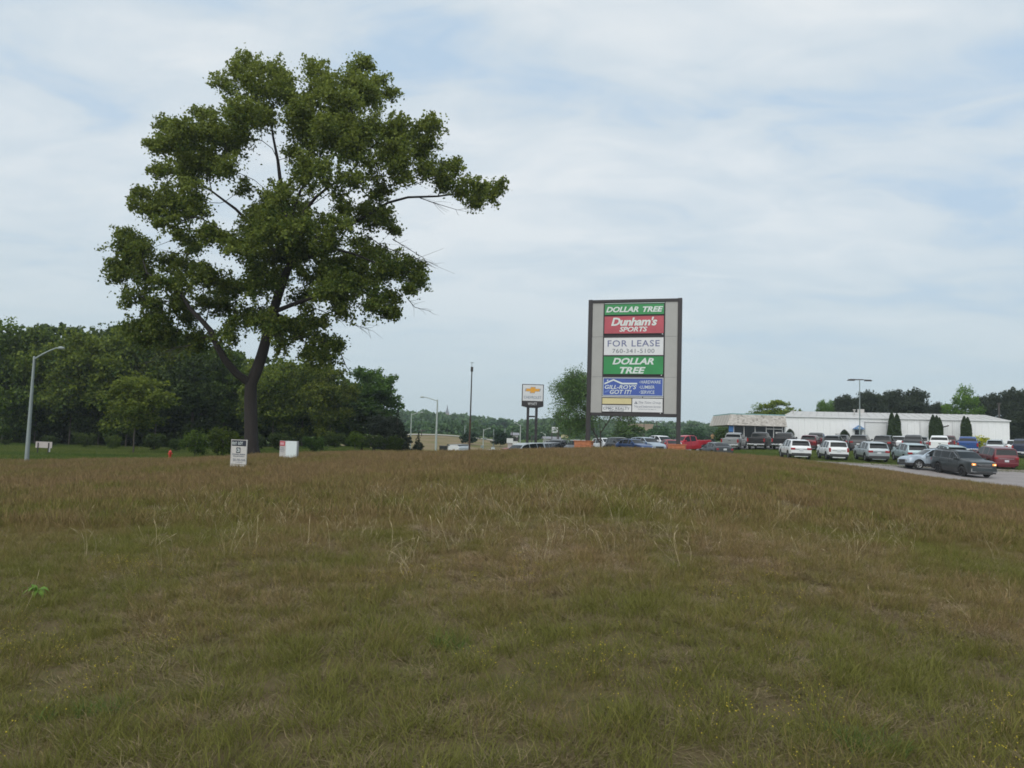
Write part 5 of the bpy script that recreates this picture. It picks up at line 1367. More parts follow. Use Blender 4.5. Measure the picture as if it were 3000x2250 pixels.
for rw in range(rows):
    f0 = rw/rows; f1 = (rw+1)/rows + .03; y0 = -.78 + .78*f0; y1 = -.78 + .78*f1; xl0 = .05 + .75*f0
    x = xl0 - (.12 if rw % 2 else 0)
    while x < WL:
        w = rr_.uniform(.22, .34); a, b = max(x, xl0), min(x+w-.012, WL); 
        if b > a + .03:
            dz = rr_.uniform(-.018, .018); q = rr_.uniform(0, .02); c = int(rr_.choice(3, p=[.5, .38, .12]))
            z0, z1 = zmb + hh*f0 + dz, zmb + hh*f1
            sm.add([(a, y0-.05-q, z0), (b, y0-.05-q, z0), (b, y1-.015, z1), (a, y1-.015, z1), (a, y0, z0), (b, y0, z0)], [(0,1,2,3),(4,5,1,0),(0,3,4),(1,5,2)], c)
        x += w
    # left return of the mansard
    for k in range(14):
        yy = .7*k + y0; 
        sm.add([(xl0-.05, yy+.62, zmb+hh*f0), (xl0-.05, yy, zmb+hh*f0), (xl0+.78/rows, yy+.02, zmb+hh*f1), (xl0+.78/rows, yy+.6, zmb+hh*f1)], [(0,1,2,3)], k % 2)
sg_ = sm.build('shingles', M_SH, sh); sg_['kind'] = 'stuff'
m = MB(); m.box(.75, WL, -.06, 9.5, zmt-.02, zmt+.13); m.build('roof_cap', mat('verdigris_cap', (.22, .36, .36, 1), .6), sh)
M_WF = mat('white_window_frame', (.60, .60, .58, 1), .5); M_IN = mat('showroom_inside', (.03, .03, .035, 1), .8)
xg0 = S2(175, 850)[0]; xg1 = S2(962, 870)[0]
m = MB(); m.box(xg0, xg1, .5, .56, -.2, zmb-.07); m.box(xg0, xg0+.04, .0, .5, -.2, zmb-.07); m.build('back_wall', M_IN, sh)
m = MB(); m.box(xg0-.02, S2(235, 840)[0], -.02, .1, S2(200, 888)[1], zmb-.07); m.build('blue_panel', mat('bright_blue_panel', (.05, .20, .50, 1), .5), sh)
xs = [S2(a, 860)[0] for a in (240, 385, 540, 697, 802, 925)] + [xg1-.05]
for a, b in zip(xs[:-1], xs[1:]): m = MB(); m.box(a+.05, b-.05, .06, .075, .05, zmb-.12); m.build('window_pane', M_GLS, sh)
for i, a in enumerate(xs): m = MB(); m.box(a-.045, a+.045, 0, .12, -.2, zmb-.07); m.build('mullion', M_WF, sh)
zd = S2(800, 850)[1]; m = MB(); m.box(xs[3]+.045, xs[5]-.045, -.01, .11, zd-.07, zd+.05); m.build('door_head', M_WF, sh)
a_ = S2(830, 892); b_ = S2(905, 918); m = MB(); m.box(a_[0], b_[0], .03, .055, b_[1], a_[1]); m.build('door_notice', M_WF, sh)

# ------------------------------------------------------------------ vehicles
M_TYRE = mat('tyre_rubber', (.022, .022, .022, 1), .85); M_RIM = mat('alloy_rim', (.38, .39, .40, 1), .35, .6); M_RIMD = mat('black_rim', (.03, .03, .032, 1), .35, .3)
M_CG = mat('car_glass', (.014, .018, .02, 1), .06, spec=.25); M_PLA = mat('black_plastic', (.035, .035, .037, 1), .6); M_TL = mat('tail_light_red', (.30, .015, .02, 1), .2, coat=.5)
M_CHR = mat('chrome_trim', (.55, .56, .58, 1), .2, .8); M_PLT = mat('plate_white', (.55, .57, .6, 1), .5); M_HLC = mat('headlamp_clear', (.45, .48, .5, 1), .15, coat=.6)
M_AMB = mat('indicator_amber', (.8, .25, .03, 1), .3, emit=(1, .30, .05, 1), estr=.9)
KINDS = {
 'suv': dict(L=4.65, W=1.86, H=1.68, gc=.24, r=.35, belt=1.04,
   top=[(-2.32,.98),(-2.24,1.10),(-1.98,1.56),(-1.75,1.63),(-.9,1.68),(-.1,1.67),(.35,1.60),(1.10,1.12),(1.35,1.07),(1.95,.97),(2.22,.86),(2.32,.72)],
   rw=(-2.2,-1.99), ws=(.42,1.08), sw=[(-1.82,-1.12),(-1.04,-.12),(-.02,.86)], wx=(-1.40,1.42)),
 'small_suv': dict(L=4.25, W=1.78, H=1.64, gc=.22, r=.33, belt=1.02,
   top=[(-2.12,.95),(-2.05,1.08),(-1.84,1.52),(-1.6,1.60),(-.8,1.64),(-.1,1.63),(.38,1.55),(1.06,1.10),(1.3,1.05),(1.8,.94),(2.04,.83),(2.12,.70)],
   rw=(-2.02,-1.85), ws=(.44,1.03), sw=[(-1.68,-1.05),(-.97,-.10),(0,.82)], wx=(-1.27,1.28)),
 'big_suv': dict(L=5.0, W=1.99, H=1.78, gc=.24, r=.39, belt=1.14,
   top=[(-2.5,1.05),(-2.44,1.18),(-2.24,1.66),(-2.0,1.75),(-1.0,1.79),(0,1.79),(.42,1.74),(1.12,1.27),(1.3,1.24),(2.1,1.19),(2.43,1.11),(2.5,.98)],
   rw=(-2.4,-2.25), ws=(.48,1.09), sw=[(-2.08,-1.28),(-1.20,-.18),(-.08,.90)], wx=(-1.45,1.46)),
 'van': dict(L=5.15, W=2.0, H=1.76, gc=.2, r=.34, belt=1.06,
   top=[(-2.57,.98),(-2.52,1.10),(-2.36,1.64),(-2.1,1.72),(-1.0,1.76),(.2,1.75),(.75,1.66),(1.75,1.12),(1.95,1.06),(2.35,.93),(2.52,.80),(2.57,.68)],
   rw=(-2.5,-2.37), ws=(.82,1.72), sw=[(-2.22,-1.25),(-1.17,-.12),(-.03,1.05)], wx=(-1.55,1.52)),
 'hatch': dict(L=4.5, W=1.80, H=1.46, gc=.18, r=.32, belt=.93,
   top=[(-2.25,.90),(-2.1,1.02),(-1.95,1.05),(-1.3,1.36),(-.9,1.43),(-.2,1.46),(.25,1.41),(1.05,.96),(1.4,.90),(1.95,.80),(2.18,.70),(2.25,.60)],
   rw=(-1.88,-1.36), ws=(.32,1.0), sw=[(-1.5,-.95),(-.87,-.05),(.05,.85)], wx=(-1.3,1.33)),
 'pickup': dict(L=5.85, W=2.03, H=1.92, gc=.32, r=.41, belt=1.22, bed=True,
   top=[(-2.92,1.30),(-2.9,1.33),(-.92,1.33),(-.86,1.36),(-.78,1.78),(-.62,1.88),(0,1.92),(.45,1.89),(.72,1.82),(1.30,1.30),(1.5,1.27),(2.55,1.20),(2.84,1.10),(2.92,.90)],
   rw=(-.85,-.79), ws=(.76,1.27), sw=[(-.66,.10),(.20,1.02)], wx=(-1.85,1.82)),
}
def build_body(k):
    L_, W, H, gc, r_, belt = k['L'], k['W'], k['H'], k['gc'], k['r'], k['belt']; top = k['top']; tx = [p[0] for p in top]; tzv = [p[1] for p in top]
    Ra = r_ + .07
    X = set(tx)
    for a, b in k['sw']: X |= {a, b}
    X |= set(k['rw']) | set(k['ws'])
    for w in k['wx']:
        for j in range(9): X.add(w + Ra*math.cos(math.pi*j/8))
    X |= set(np.linspace(-L_/2, L_/2, 17)); X |= {-L_/2+.03, L_/2-.03, L_/2-.12, -L_/2+.12}
    bed = k.get('bed'); 
    if bed: X |= {-2.84, -2.83, -.95, -.94}
    X = sorted(x for x in X if -L_/2-1e-6 <= x <= L_/2+1e-6); Y_ = [X[0]]
    for x in X[1:]:
        if x - Y_[-1] > .008: Y_.append(x)
    X = Y_
    def smooth_top(x): return float(np.interp(x, tx, tzv))
    rings = []
    for x in X:
        z = smooth_top(x); e = min(1, max(0, (abs(x) - (L_/2 - .45))/.45)); w = W/2*(1 - (.10 if not bed or x > 0 else .02)*e**2)
        zs = gc + .03 + .10*e
        for wx in k['wx']:
            d = abs(x - wx)
            if d < Ra: zs = max(zs, r_ + math.sqrt(max(Ra*Ra - d*d, 0)))
        zb = min(belt + (.03 if x < 0 else 0), z - .05); t = max(0, min(1, (z - belt)/(H - belt)))
        if bed and x < -.9: t = 0
        wr = w*(.955 - .185*t); zi = z + .02*(1 if t > 0 else .6); z8 = z
        if bed and -2.84 < x < -.945: zi = .80
        z3 = zs; z4 = max(.48, zs + .02); z5 = max(.80, z4 + .02); z5 = min(z5, zb - .03); z4 = min(z4, z5-.01); z3 = min(z3, z4-.01)
        rings.append([(0, gc), (w-.28, gc), (w-.28, max(zs, gc)), (w-.035, z3), (w-.005, z4), (w, z5), (w-.045, zb), (wr, z-.05*(1 if t > 0 else .5)), (wr-.07, z8), (wr-.09, zi if bed and x < -.9 else z8+.004), (0, zi)])
    M = len(rings[0]); body = MB(); wins = []; glass = {}
    vs = {}
    def seg(x0i, j): return (X[x0i] + X[x0i+1])/2
    for side in (1, -1):
        for i in range(len(X)-1):
            xm = (X[i]+X[i+1])/2
            for j in range(M-1):
                a, b = rings[i], rings[i+1]
                q_ = [(X[i], side*a[j][0], a[j][1]), (X[i], side*a[j+1][0], a[j+1][1]), (X[i+1], side*b[j+1][0], b[j+1][1]), (X[i+1], side*b[j][0], b[j][1])]
                if side > 0: q_ = q_[::-1]
                key = None
                if j == 6:
                    for n_, (p, s) in enumerate(k['sw']):
                        if p < xm < s: key = ('side_window', n_, side)
                if j >= 8 or (j == 7 and False):
                    if k['rw'][0] < xm < k['rw'][1]: key = ('rear_window', 0, 0)
                    if k['ws'][0] < xm < k['ws'][1]: key = ('windshield', 0, 0)
                tgt = body if key is None else glass.setdefault(key, MB())
                mi = 0
                if key is None and (j <= 2 or (j == 3 and not bed)): mi = 1
                if key is None and bed and j >= 9 and -2.84 < xm < -.95: mi = 1
                tgt.add(q_, [(0,1,2,3)], mi)
        for i, fl in ((0, 1), (len(X)-1, -1)):
            q_ = [(X[i], side*p[0], p[1]) for p in rings[i]]
            if side*fl > 0: q_ = q_[::-1]
            body.add(q_, [tuple(range(len(q_)))], 0)
    return body, glass
def merged(mb, name, mats, parent, smooth=32):
    o = mb.build(name, mats, parent)
    bm = bmesh.new(); bm.from_mesh(o.data); bmesh.ops.remove_doubles(bm, verts=bm.verts, dist=.0008); bmesh.ops.recalc_face_normals(bm, faces=bm.faces) if name == 'body' else None
    bm.to_mesh(o.data); bm.free(); o.data.polygons.foreach_set('use_smooth', [True]*len(o.data.polygons)); o.data.set_sharp_from_angle(angle=R(smooth)); return o
PROTO = {}
def make_vehicle(kind, paint, opts=()):
    k = KINDS[kind]; root = empty('parked_car' if kind != 'pickup' else 'pickup_truck', (0, 0, 0)); L_, W, H, r_ = k['L'], k['W'], k['H'], k['r']
    body, glass = build_body(k); bo = merged(body, 'body', [paint, M_PLA], root)
    for key, g_ in glass.items(): merged(g_, key[0], [M_CG], root)
    for wx in k['wx']:
        for s in (1, -1):
            yo = s*(W/2 - .13); w = MB(); n = 20
            prof = [(-.11, r_*.62), (-.115, r_*.90), (-.09, r_), (.09, r_), (.115, r_*.90), (.11, r_*.62)]
            vs = [(rr*math.cos(6.28318*q/n), yy, rr*math.sin(6.28318*q/n)) for yy, rr in prof for q in range(n)]
            w.add(vs, [(i*n+q, i*n+(q+1) % n, (i+1)*n+(q+1) % n, (i+1)*n+q) for i in range(5) for q in range(n)])
            t = w.build('wheel', M_TYRE, root, smooth=40); t.location = (wx, yo, r_)
            rm = MB(); yy = s*.085
            rm.tube([(0, s*.02, 0), (0, s*.03, 0)], r_*.63, 18, 1)
            for q in range(5 if kind != 'pickup' else 6):
                a = 6.28318*q/(5 if kind != 'pickup' else 6); c, sn = math.cos(a), math.sin(a); 
                pts_ = [(-.028, .0), (.028, .0), (.05, r_*.60), (-.05, r_*.60)]
                fr = [(x*c + z*sn, yy, -x*sn + z*c) for x, z in pts_]; bk = [(x, yy-s*.04, z) for x, _, z in fr]
                rm.add(fr + bk, [(0,1,2,3),(7,6,5,4),(0,4,5,1),(1,5,6,2),(2,6,7,3),(3,7,4,0)], 0)
            ring = [(rr*math.cos(6.28318*q/n), y_, rr*math.sin(6.28318*q/n)) for y_, rr in ((yy, r_*.57), (yy+s*.01, r_*.635)) for q in range(n)]
            rm.add(ring, [(q, (q+1) % n, n+(q+1) % n, n+q) for q in range(n)], 0); rm.tube([(0, yy-.01, 0), (0, yy+s*.015, 0)], r_*.16, 8, 0)
            ro = rm.build('rim', [M_RIMD if 'blackrim' in opts else M_RIM, M_RIMD], t)
    # rear
    bx = -L_/2; 
    if kind == 'pickup':
        for s in (1, -1): m = MB(); y0 = s*W/2*.985; m.box(bx-.02, bx+.14, min(y0, y0-s*.17), max(y0, y0-s*.17), .88, 1.26); m.build('tail_light', M_TL, root, bevel=.015)
        m = MB(); m.box(bx-.03, bx+.02, -W/2+.21, W/2-.21, .72, 1.31); m.build('tailgate', paint, root, bevel=.015)
        m = MB(); m.box(bx-.16, bx+.05, -W/2+.04, W/2-.04, .50, .66); m.build('rear_bumper', M_CHR, root, bevel=.03)
        m = MB(); m.box(bx-.035, bx-.03, -.12, .12, 1.08, 1.14); m.build('tailgate_handle', M_PLA, root)
    else:
        zt = k['belt']
        for s in (1, -1):
            m = MB(); y0 = s*(W/2*.90+.012); y1 = s*(W/2*(.52 if 'wide' in opts else .66))
            if 'tall' in opts: m.box(bx-.015, bx+.16, min(s*W/2*.74, y0), max(s*W/2*.74, y0), zt-.30, zt+.05)
            else: m.box(bx-.015, bx+.22, min(y0, y1), max(y0, y1), zt-.22, zt-.04)
            m.build('tail_light', M_TL, root, bevel=.02)
        m = MB(); m.box(bx-.045, bx+.25, -W/2*.88, W/2*.88, .30, .56); m.build('rear_bumper', M_PLA if kind != 'van' else paint, root, bevel=.04)
        m = MB(); m.box(bx-.012, bx+.04, -.55, .55, zt-.20, zt-.165); m.build('trim_strip', M_CHR if 'chrome' in opts or kind == 'van' else M_PLA, root)
        m = MB(); m.box(bx+.16, bx+.46, -W/2*.70, W/2*.70, H-.085, H-.05); m.build('spoiler', paint, root, bevel=.01)
    m = MB(); zp = zt_ = (.80 if kind in ('suv', 'small_suv', 'big_suv', 'hatch') else .58); 
    if kind == 'van': zp = .70
    m.box(bx-(.022 if kind != 'pickup' else .17), bx-.005, -.16, .16, zp-.09, zp+.08); m.build('licence_plate', M_PLT, root)
    # front
    fx = L_/2
    hz_ = k['top'][-1][1]
    for s in (1, -1):
        m = MB(); y0 = s*W/2*.885; y1 = s*W/2*.60; m.box(fx-.22, fx+.012, min(y0, y1), max(y0, y1), hz_-.10, hz_+.04); m.build('headlight', M_AMB if 'amber' in opts else M_HLC, root, bevel=.03)
    m = MB(); m.box(fx-.05, fx+.015, -W/2*.55, W/2*.55, hz_-.26, hz_+.00); gr = m.build('grille', M_PLA, root, bevel=.02)
    for z in (hz_-.02, hz_-.25): m = MB(); m.box(fx-.02, fx+.03, -W/2*.54, W/2*.54, z-.012, z+.012); m.build('grille_bar', M_CHR, gr)
    m = MB(); m.box(fx-.25, fx+.05, -W/2*.86, W/2*.86, .30, .48); m.build('front_bumper', M_PLA, root, bevel=.04)
    mx = k['ws'][1] - .25
    for s in (1, -1):
        m = MB(); y0 = s*(W/2-.06); y1 = s*(W/2+.20); m.box(mx-.07, mx+.07, min(y0+s*.06, y1), max(y0+s*.06, y1), k['belt']+.02, k['belt']+.20); m.box(mx-.03, mx+.03, min(y0-s*.06, y0+s*.08), max(y0-s*.06, y0+s*.08), k['belt']+.0, k['belt']+.06); m.build('mirror', paint, root, bevel=.025)
        for xh in ([p[0]+.1 for p in k['sw'][-2:]]): m = MB(); m.box(xh, xh+.20, min(s*(W/2-.02), s*(W/2+.025)), max(s*(W/2-.02), s*(W/2+.025)), k['belt']-.15, k['belt']-.115); m.build('door_handle', paint, root)
        if 'rails' in opts: m = MB(); m.tube([(-L_/2+.5, s*W*.335, H-.06), (-L_/2+.62, s*W*.34, H+.03), (.2, s*W*.34, H+.04), (.4, s*W*.335, H-.03)], .018, 6); m.build('roof_rail', M_CHR if 'chrome' in opts else M_PLA, root)
    if 'rack' in opts:
        for x in (-.9, .1): m = MB(); m.box(x-.03, x+.03, -W*.42, W*.42, H+.10, H+.14); m.box(x-.02, x+.02, -W*.36, -W*.34, H-.08, H+.10); m.box(x-.02, x+.02, W*.34, W*.36, H-.08, H+.10); m.build('roof_rack', M_PLA, root)
    if 'cap' in opts: pass
    # door seams as thin recessed-looking gaskets
    for s in (1, -1):
        for xs_ in [k['sw'][-1][0]-.05] + ([k['sw'][-2][0]-.05] if kind != 'pickup' or len(k['sw']) > 2 else []) + [k['ws'][1]-.18]:
            m = MB(); y_ = s*(W/2+.0015); m.box(xs_-.006, xs_+.006, min(y_, y_-s*.03), max(y_, y_-s*.03), .50, k['belt']-.06); m.build('door_seam', M_PLA, root)
    return root
PAINT = {n: mat('paint_' + n, c, .30, mt_, coat=.35) for n, c, mt_ in [
 ('white', (.74, .76, .77, 1), 0), ('silver', (.40, .44, .46, 1), .35), ('silver_blue', (.36, .45, .47, 1), .3), ('ice_blue', (.38, .45, .52, 1), .3), ('graphite', (.038, .044, .046, 1), .3), ('black', (.015, .015, .017, 1), 0),
 ('dark_grey', (.06, .065, .07, 1), .3), ('grey', (.22, .24, .25, 1), .35), ('red', (.12, .004, .012, 1), .1), ('bright_red', (.42, .015, .03, 1), .1), ('blue', (.02, .07, .24, 1), .2), ('mid_blue', (.025, .07, .20, 1), .2), ('navy', (.018, .028, .06, 1), .2), ('maroon', (.09, .035, .04, 1), .2), ('pewter', (.28, .29, .30, 1), .3)]}
def vehicle(kind, paint, px, Y, azim, label, opts=(), group=None, name=None, dz=0.0):
    key = (kind, tuple(opts))
    if key not in PROTO:
        PROTO[key] = (make_vehicle(kind, PAINT[paint], opts), paint); root = PROTO[key][0]; oldp = paint
    else:
        root = copy_tree(PROTO[key][0]); oldp = PROTO[key][1]
        po = bpy.data.materials['paint_' + oldp]
        for c in [root] + list(root.children_recursive):
            for sl in c.material_slots:
                if sl.material == po:
                    sl.link = 'OBJECT'; sl.material = PAINT[paint]
    g = G(px, Y); rz_ = math.pi/2 - R(azim)
    # sit on the slope
    h = Vector((math.cos(rz_), math.sin(rz_), 0)); w_ = KINDS[kind]['wx']
    za = tz(*(g + h*w_[1]).xy); zb = tz(*(g + h*w_[0]).xy)
    lift = .035 if abs(dz) < 1e-9 else dz
    root.location = (g.x, g.y, (za+zb)/2 + lift); root.rotation_euler = (0, -math.atan2(za-zb, w_[1]-w_[0]), rz_); root.rotation_mode = 'XYZ'
    if name: root.name = name
    tag(root, label, {'pickup': 'pickup truck', 'van': 'minivan'}.get(kind, 'car'), group)
    return root
gf, gb, gm = 'cars parked on the grass by the road', 'vehicles parked in front of the dealership', 'cars in the middle sales lot'
# moving / near
kv = vehicle('big_suv', 'graphite', 2818, 57.0, 178, 'dark grey large SUV with glowing orange headlights driving on the road', ('amber', 'blackrim', 'rails'), None, 'moving_car')
text_part('TELLURIDE', M_CHR, kv, -.42, .42, -.028, .028, y=0, bold=.02); 
tl = [o for o in bpy.data.objects if o.parent == kv and o.name.startswith('lettering')][0]; tl.rotation_euler = (0, 0, R(90)); tl.location = (2.53, 0, .88)
for s in (1, -1):
    m = MB(); m.tube([(-2.02, s*.965, 1.22), (-1.95, s*.93, 1.20), (.86, s*.945, 1.18)], .014, 5); m.tube([(-2.02, s*.965, 1.22), (-2.0, s*.86, 1.50), (-1.7, s*.80, 1.70), (.2, s*.80, 1.70), (1.0, s*.90, 1.24)], .012, 5); m.build('window_trim', M_CHR, kv)
for s in (1, -1):   # white daylight core inside the amber lamps, fog lamp surround
    m = MB(); y0 = s*.72; m.box(2.505, 2.52, min(y0, y0+s*.10), max(y0, y0+s*.10), .90, .98); m.build('headlight_core', mat('lamp_warm_white', (.9, .7, .5, 1), .3, emit=(1, .75, .45, 1), estr=.9), kv)
    m = MB(); m.box(2.44, 2.56, min(s*.62, s*.92), max(s*.62, s*.92), .42, .45); m.box(2.44, 2.55, min(s*.89, s*.92), max(s*.89, s*.92), .45, .66); m.build('bumper_trim', M_CHR, kv)
vehicle('suv', 'ice_blue', 2731, 60.6, -86, 'light silver crossover facing left, half hidden behind the dark SUV', ('rails',), None)
vehicle('suv', 'white', 2328, 68.5, 7, 'white crossover at the left end of the grass row, wheels hidden by the meadow', ('wide',), gf)
vehicle('small_suv', 'white', 2438, 68.5, 8, 'small white SUV with upright red tail lights, second in the grass row', ('tall',), gf)
vehicle('suv', 'silver', 2551, 68.0, 9, 'silver crossover, third in the grass row', ('wide',), gf)
vehicle('suv', 'silver_blue', 2664, 68.0, 10, 'pale greenish silver crossover, fourth in the grass row', ('wide',), gf)
vehicle('suv', 'silver_blue', 2778, 67.5, 11, 'silver crossover whose roof shows above the dark SUV', ('wide', 'rails'), gf)
vehicle('van', 'red', 2912, 66.5, 12, 'dark red minivan at the right end of the grass row', ('chrome',), gf)
# row in front of the dealership
for kd, pt, px, Y, az, lab, op in [
 ('pickup', 'pewter', 2152, 91, 27, 'light grey pickup at the left end of the back row, before the showroom', ()),
 ('pickup', 'black', 2228, 90.5, 28, 'black pickup with chrome bumper, second from the left before the showroom', ()),
 ('pickup', 'black', 2300, 89.8, 29, 'black pickup third from the left, at the showroom doors', ()),
 ('suv', 'red', 2376, 89.2, 29, 'dark red SUV in the back row before the hall', ('wide',)),
 ('pickup', 'dark_grey', 2392, 97, 29, 'dark grey pickup cab showing behind the dark red SUV', ()),
 ('suv', 'black', 2444, 89, 30, 'black SUV right of the dark red one', ('wide',)),
 ('suv', 'dark_grey', 2468, 97, 30, 'dark SUV with a roof rack behind the black SUV', ('rack',)),
 ('big_suv', 'black', 2522, 88.5, 31, 'black SUV under the little blue awning', ('wide',)),
 ('big_suv', 'black', 2592, 88, 32, 'tall black SUV in front of the wide hall door', ('wide',)),
 ('suv', 'white', 2636, 95, 31, 'white SUV behind the tall black one', ()),
 ('pickup', 'dark_grey', 2676, 88, 31, 'dark grey pickup between the cypress pairs', ()),
 ('suv', 'grey', 2701, 96, 32, 'grey SUV behind the dark grey pickup', ()),
 ('pickup', 'white', 2752, 87, 29, 'white pickup seen from behind below the cypresses', ()),
 ('pickup', 'maroon', 2776, 95, 33, 'maroon pickup behind the white pickup', ()),
 ('pickup', 'blue', 2836, 86.5, 31, 'blue pickup in the back row by the yellow bush', ()),
 ('suv', 'silver', 2916, 86, 33, 'silver SUV roof above the red minivan', ('rails',)),
 ('small_suv', 'white', 2972, 90, 34, 'white SUV at the right end of the back row', ()),
 ('pickup', 'navy', 2998, 82, 34, 'navy pickup cut by the right edge of the picture', ()),
 ('suv', 'white', 3060, 88, 34, 'white SUV beyond the right edge of the back row', ())]:
    vehicle(kd, pt, px, Y, az, lab, op, gb)
vehicle('hatch', 'dark_grey', 2096, 74, -8, 'dark hatchback with a red rear light bar, low behind the meadow crest', (), None)
# sales lot behind the crest
for kd, pt, px, Y, az, lab, op in [
 ('suv', 'white', 1776, 90, 160, 'white car nose just right of the left sign post', ()), ('suv', 'black', 1816, 86, 165, 'black SUV under the big sign', ()),
 ('hatch', 'mid_blue', 1858, 82, 150, 'blue car under the big sign', ()), ('suv', 'ice_blue', 1896, 84, 155, 'pale blue SUV under the big sign', ()),
 ('pickup', 'white', 1932, 89, 150, 'white pickup in front of the right sign post', ()), ('hatch', 'bright_red', 1968, 86, 172, 'red car nose at the left side of the right sign post', ()),
 ('pickup', 'bright_red', 2012, 90, -118, 'bright red pickup right of the right sign post', ()),
 ('hatch', 'bright_red', 1496, 84, 165, 'red car peeking over the meadow left of the silver van', ()), ('van', 'silver', 1536, 81, -135, 'silver minivan roof below the dealer sign', ()),
 ('suv', 'grey', 1578, 84, -150, 'grey SUV roof below the dealer sign posts', ()), ('suv', 'black', 1606, 86, -155, 'black SUV roof right of the dealer sign posts', ()),
 ('pickup', 'dark_grey', 1636, 89, -150, 'dark grey pickup roof in the middle lot', ()), ('suv', 'navy', 1662, 90, -155, 'dark blue SUV roof in the middle lot', ()), ('suv', 'dark_grey', 1688, 88, -160, 'dark grey SUV next to the left planter', ())]:
    v = vehicle(kd, pt, px, Y, az, lab, op, gm)

# camper trailer and bin in the valley
g = G(1330, 92); cp = empty('camper_trailer', g, R(-12)); tag(cp, 'white camper trailer with a dark rear window beyond the crest', 'trailer')
top = P(1330, 1304, 92).z - g.z; w = (1346-1312)/F*92/2
m = MB(); m.prism([(-w, .45), (w, .45), (w, top-.25), (w-.25, top), (-w+.25, top), (-w, top-.25)], 0, 5.2); m.build('body', PAINT['white'], cp, bevel=.04)
m = MB(); m.box(-w*.62, w*.62, -.03, .02, top-1.35, top-.65); m.build('rear_window', M_CG, cp)
m = MB(); m.box(-w*.9, w*.9, 0, 5.0, top, top+.09); m.build('roof_edge', M_ALU, cp)
for s in (-1, 1): m = MB(); m.tube([(s*w-.1*s, 2.6, .35), (s*w+.02*s, 2.6, .35)], .35, 14); m.build('wheel', M_TYRE, cp)
g = G(1352, 97); cp2 = empty('camper_trailer', g, R(15)); tag(cp2, 'second white trailer with a dark roof edge behind the camper', 'trailer')
top = P(1352, 1305, 97).z - g.z; w = .95
m = MB(); m.box(-w, w, 0, 4.2, .4, top-.1); m.build('body', PAINT['white'], cp2, bevel=.04); m = MB(); m.box(-w-.08, w+.08, -.05, 4.3, top-.1, top+.06); m.build('roof', M_PLA, cp2); m = MB(); m.box(w*.2, w*.85, -.03, .01, top-1.1, top-.5); m.build('side_window', M_CG, cp2)
for s in (-1, 1): m = MB(); m.tube([(s*w-.1*s, 2.1, .35), (s*w+.02*s, 2.1, .35)], .35, 14); m.build('wheel', M_TYRE, cp2)
g = G(1299, 93); db = empty('dumpster', g); tag(db, 'dark square waste container left of the camper', 'bin'); top = P(1299, 1306, 93).z - g.z; w = (1311-1290)/F*93/2
m = MB(); m.box(-w, w, 0, 1.4, .1, top-.1); m.build('body', mat('dumpster_dark_green', (.025, .03, .027, 1), .7), db, bevel=.03)
for k in range(4): m = MB(); x = -w + 2*w*(k+.5)/4; m.box(x-.05, x+.05, -.05, -.003, .15, top-.15); m.build('rib', bpy.data.materials['dumpster_dark_green'], db)
m = MB(); m.box(-w-.03, w+.03, -.05, 1.45, top-.1, top); m.build('lid', M_PLA, db)
g = G(1445, 88); bx_ = empty('utility_box', g); tag(bx_, 'small pale utility box at the grassy mound right of the lamp', 'box'); top = P(1445, 1309, 88).z - g.z
m = MB(); m.box(-.2, .2, 0, .35, -.1, top-.06); m.build('body', M_BX, bx_, bevel=.02); m = MB(); m.box(-.24, .24, -.03, .38, top-.06, top); m.build('lid', M_ALU, bx_)

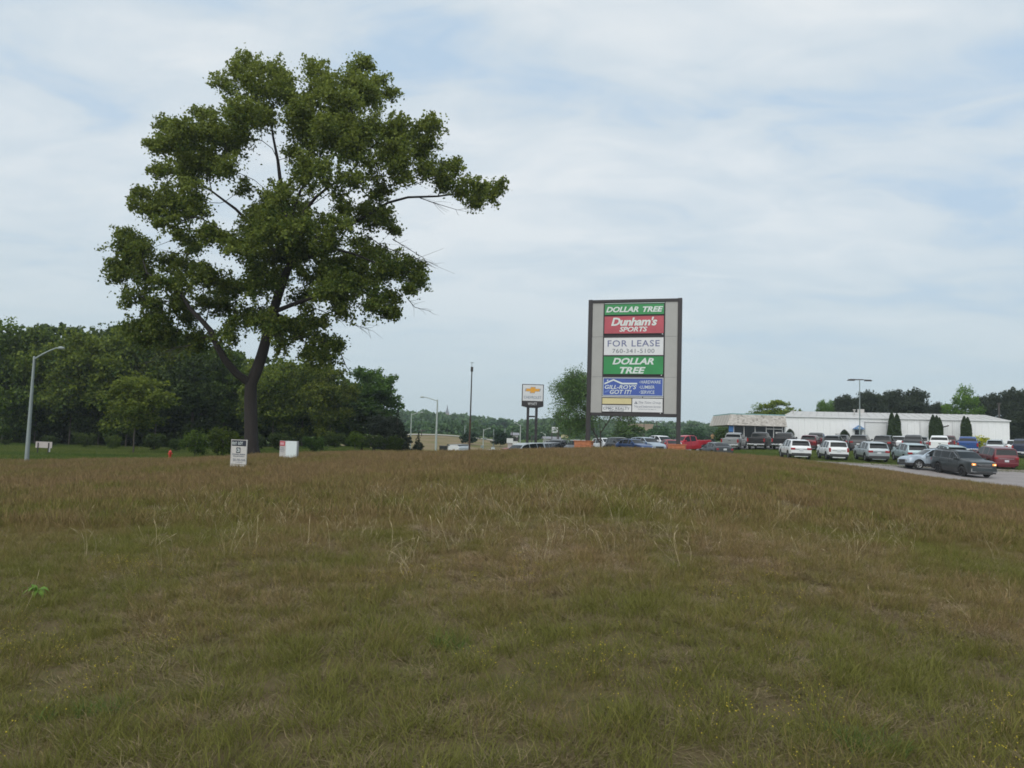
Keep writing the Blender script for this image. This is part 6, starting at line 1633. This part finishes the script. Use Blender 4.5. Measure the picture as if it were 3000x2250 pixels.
# ------------------------------------------------------------------ person on the grass slope
def person():
    Y = 112; g = G(2087, Y); hgt = 1.72; root_h = hgt
    root = empty('person', g, R(10)); tag(root, 'person in tan jacket and dark trousers standing on the grass slope, hands raised', 'person')
    J = {'pelvis': (0, 0, .93), 'waist': (0, .01, 1.08), 'chest': (0, .02, 1.32), 'neck': (0, .01, 1.46), 'head': (0, -.01, 1.56), 'crown': (0, -.005, 1.68),
         'hl': (-.10, 0, .90), 'kl': (-.12, -.02, .50), 'al': (-.13, .03, .09), 'tl': (-.14, -.13, .04), 'hr': (.10, 0, .90), 'kr': (.13, -.01, .50), 'ar': (.15, .03, .09), 'tr': (.16, -.13, .04),
         'sl': (-.19, .02, 1.40), 'el': (-.30, -.10, 1.17), 'wl': (-.14, -.28, 1.34), 'fl': (-.07, -.30, 1.42), 'sr': (.19, .02, 1.40), 'er': (.31, -.10, 1.18), 'wr': (.14, -.28, 1.35), 'fr': (.07, -.30, 1.43)}
    rad = dict(pelvis=.155, waist=.14, chest=.165, neck=.06, head=.085, crown=.06, hl=.10, kl=.062, al=.045, tl=.035, hr=.10, kr=.062, ar=.045, tr=.035, sl=.075, el=.052, wl=.034, fl=.03, sr=.075, er=.052, wr=.034, fr=.03)
    E = [('pelvis', 'waist'), ('waist', 'chest'), ('chest', 'neck'), ('neck', 'head'), ('head', 'crown'), ('pelvis', 'hl'), ('hl', 'kl'), ('kl', 'al'), ('al', 'tl'), ('pelvis', 'hr'), ('hr', 'kr'), ('kr', 'ar'), ('ar', 'tr'), ('chest', 'sl'), ('sl', 'el'), ('el', 'wl'), ('wl', 'fl'), ('chest', 'sr'), ('sr', 'er'), ('er', 'wr'), ('wr', 'fr')]
    nm = list(J); me = bpy.data.meshes.new('body'); me.from_pydata([J[n] for n in nm], [(nm.index(a), nm.index(b)) for a, b in E], [])
    o = bpy.data.objects.new('body', me); COL.objects.link(o); o.parent = root
    sk = o.modifiers.new('skin', 'SKIN'); 
    for i, n in enumerate(nm):
        me.skin_vertices[0].data[i].radius = (rad[n], rad[n]*.8 if n in ('chest', 'waist', 'pelvis') else rad[n]); me.skin_vertices[0].data[i].use_root = (n == 'pelvis')
    sb = o.modifiers.new('sub', 'SUBSURF'); sb.levels = 1; sb.render_levels = 1
    dg = bpy.context.evaluated_depsgraph_get(); dg.update(); m2 = bpy.data.meshes.new_from_object(o.evaluated_get(dg)); o.modifiers.clear(); o.data = m2
    m2.materials.clear()
    for m_ in (mat('tan_jacket', (.36, .24, .11, 1), .9), mat('dark_trousers', (.03, .028, .03, 1), .9), mat('skin', (.36, .20, .14, 1), .6), mat('brown_hair', (.05, .03, .02, 1), .8)): m2.materials.append(m_)
    for p in m2.polygons:
        c = p.center; i = 0
        if c.z < .90: i = 1
        if c.z > 1.49: i = 3 if (c.y > -.03 or c.z > 1.63) else 2
        if c.y < -.24: i = 2
        p.material_index = i; p.use_smooth = True
person()
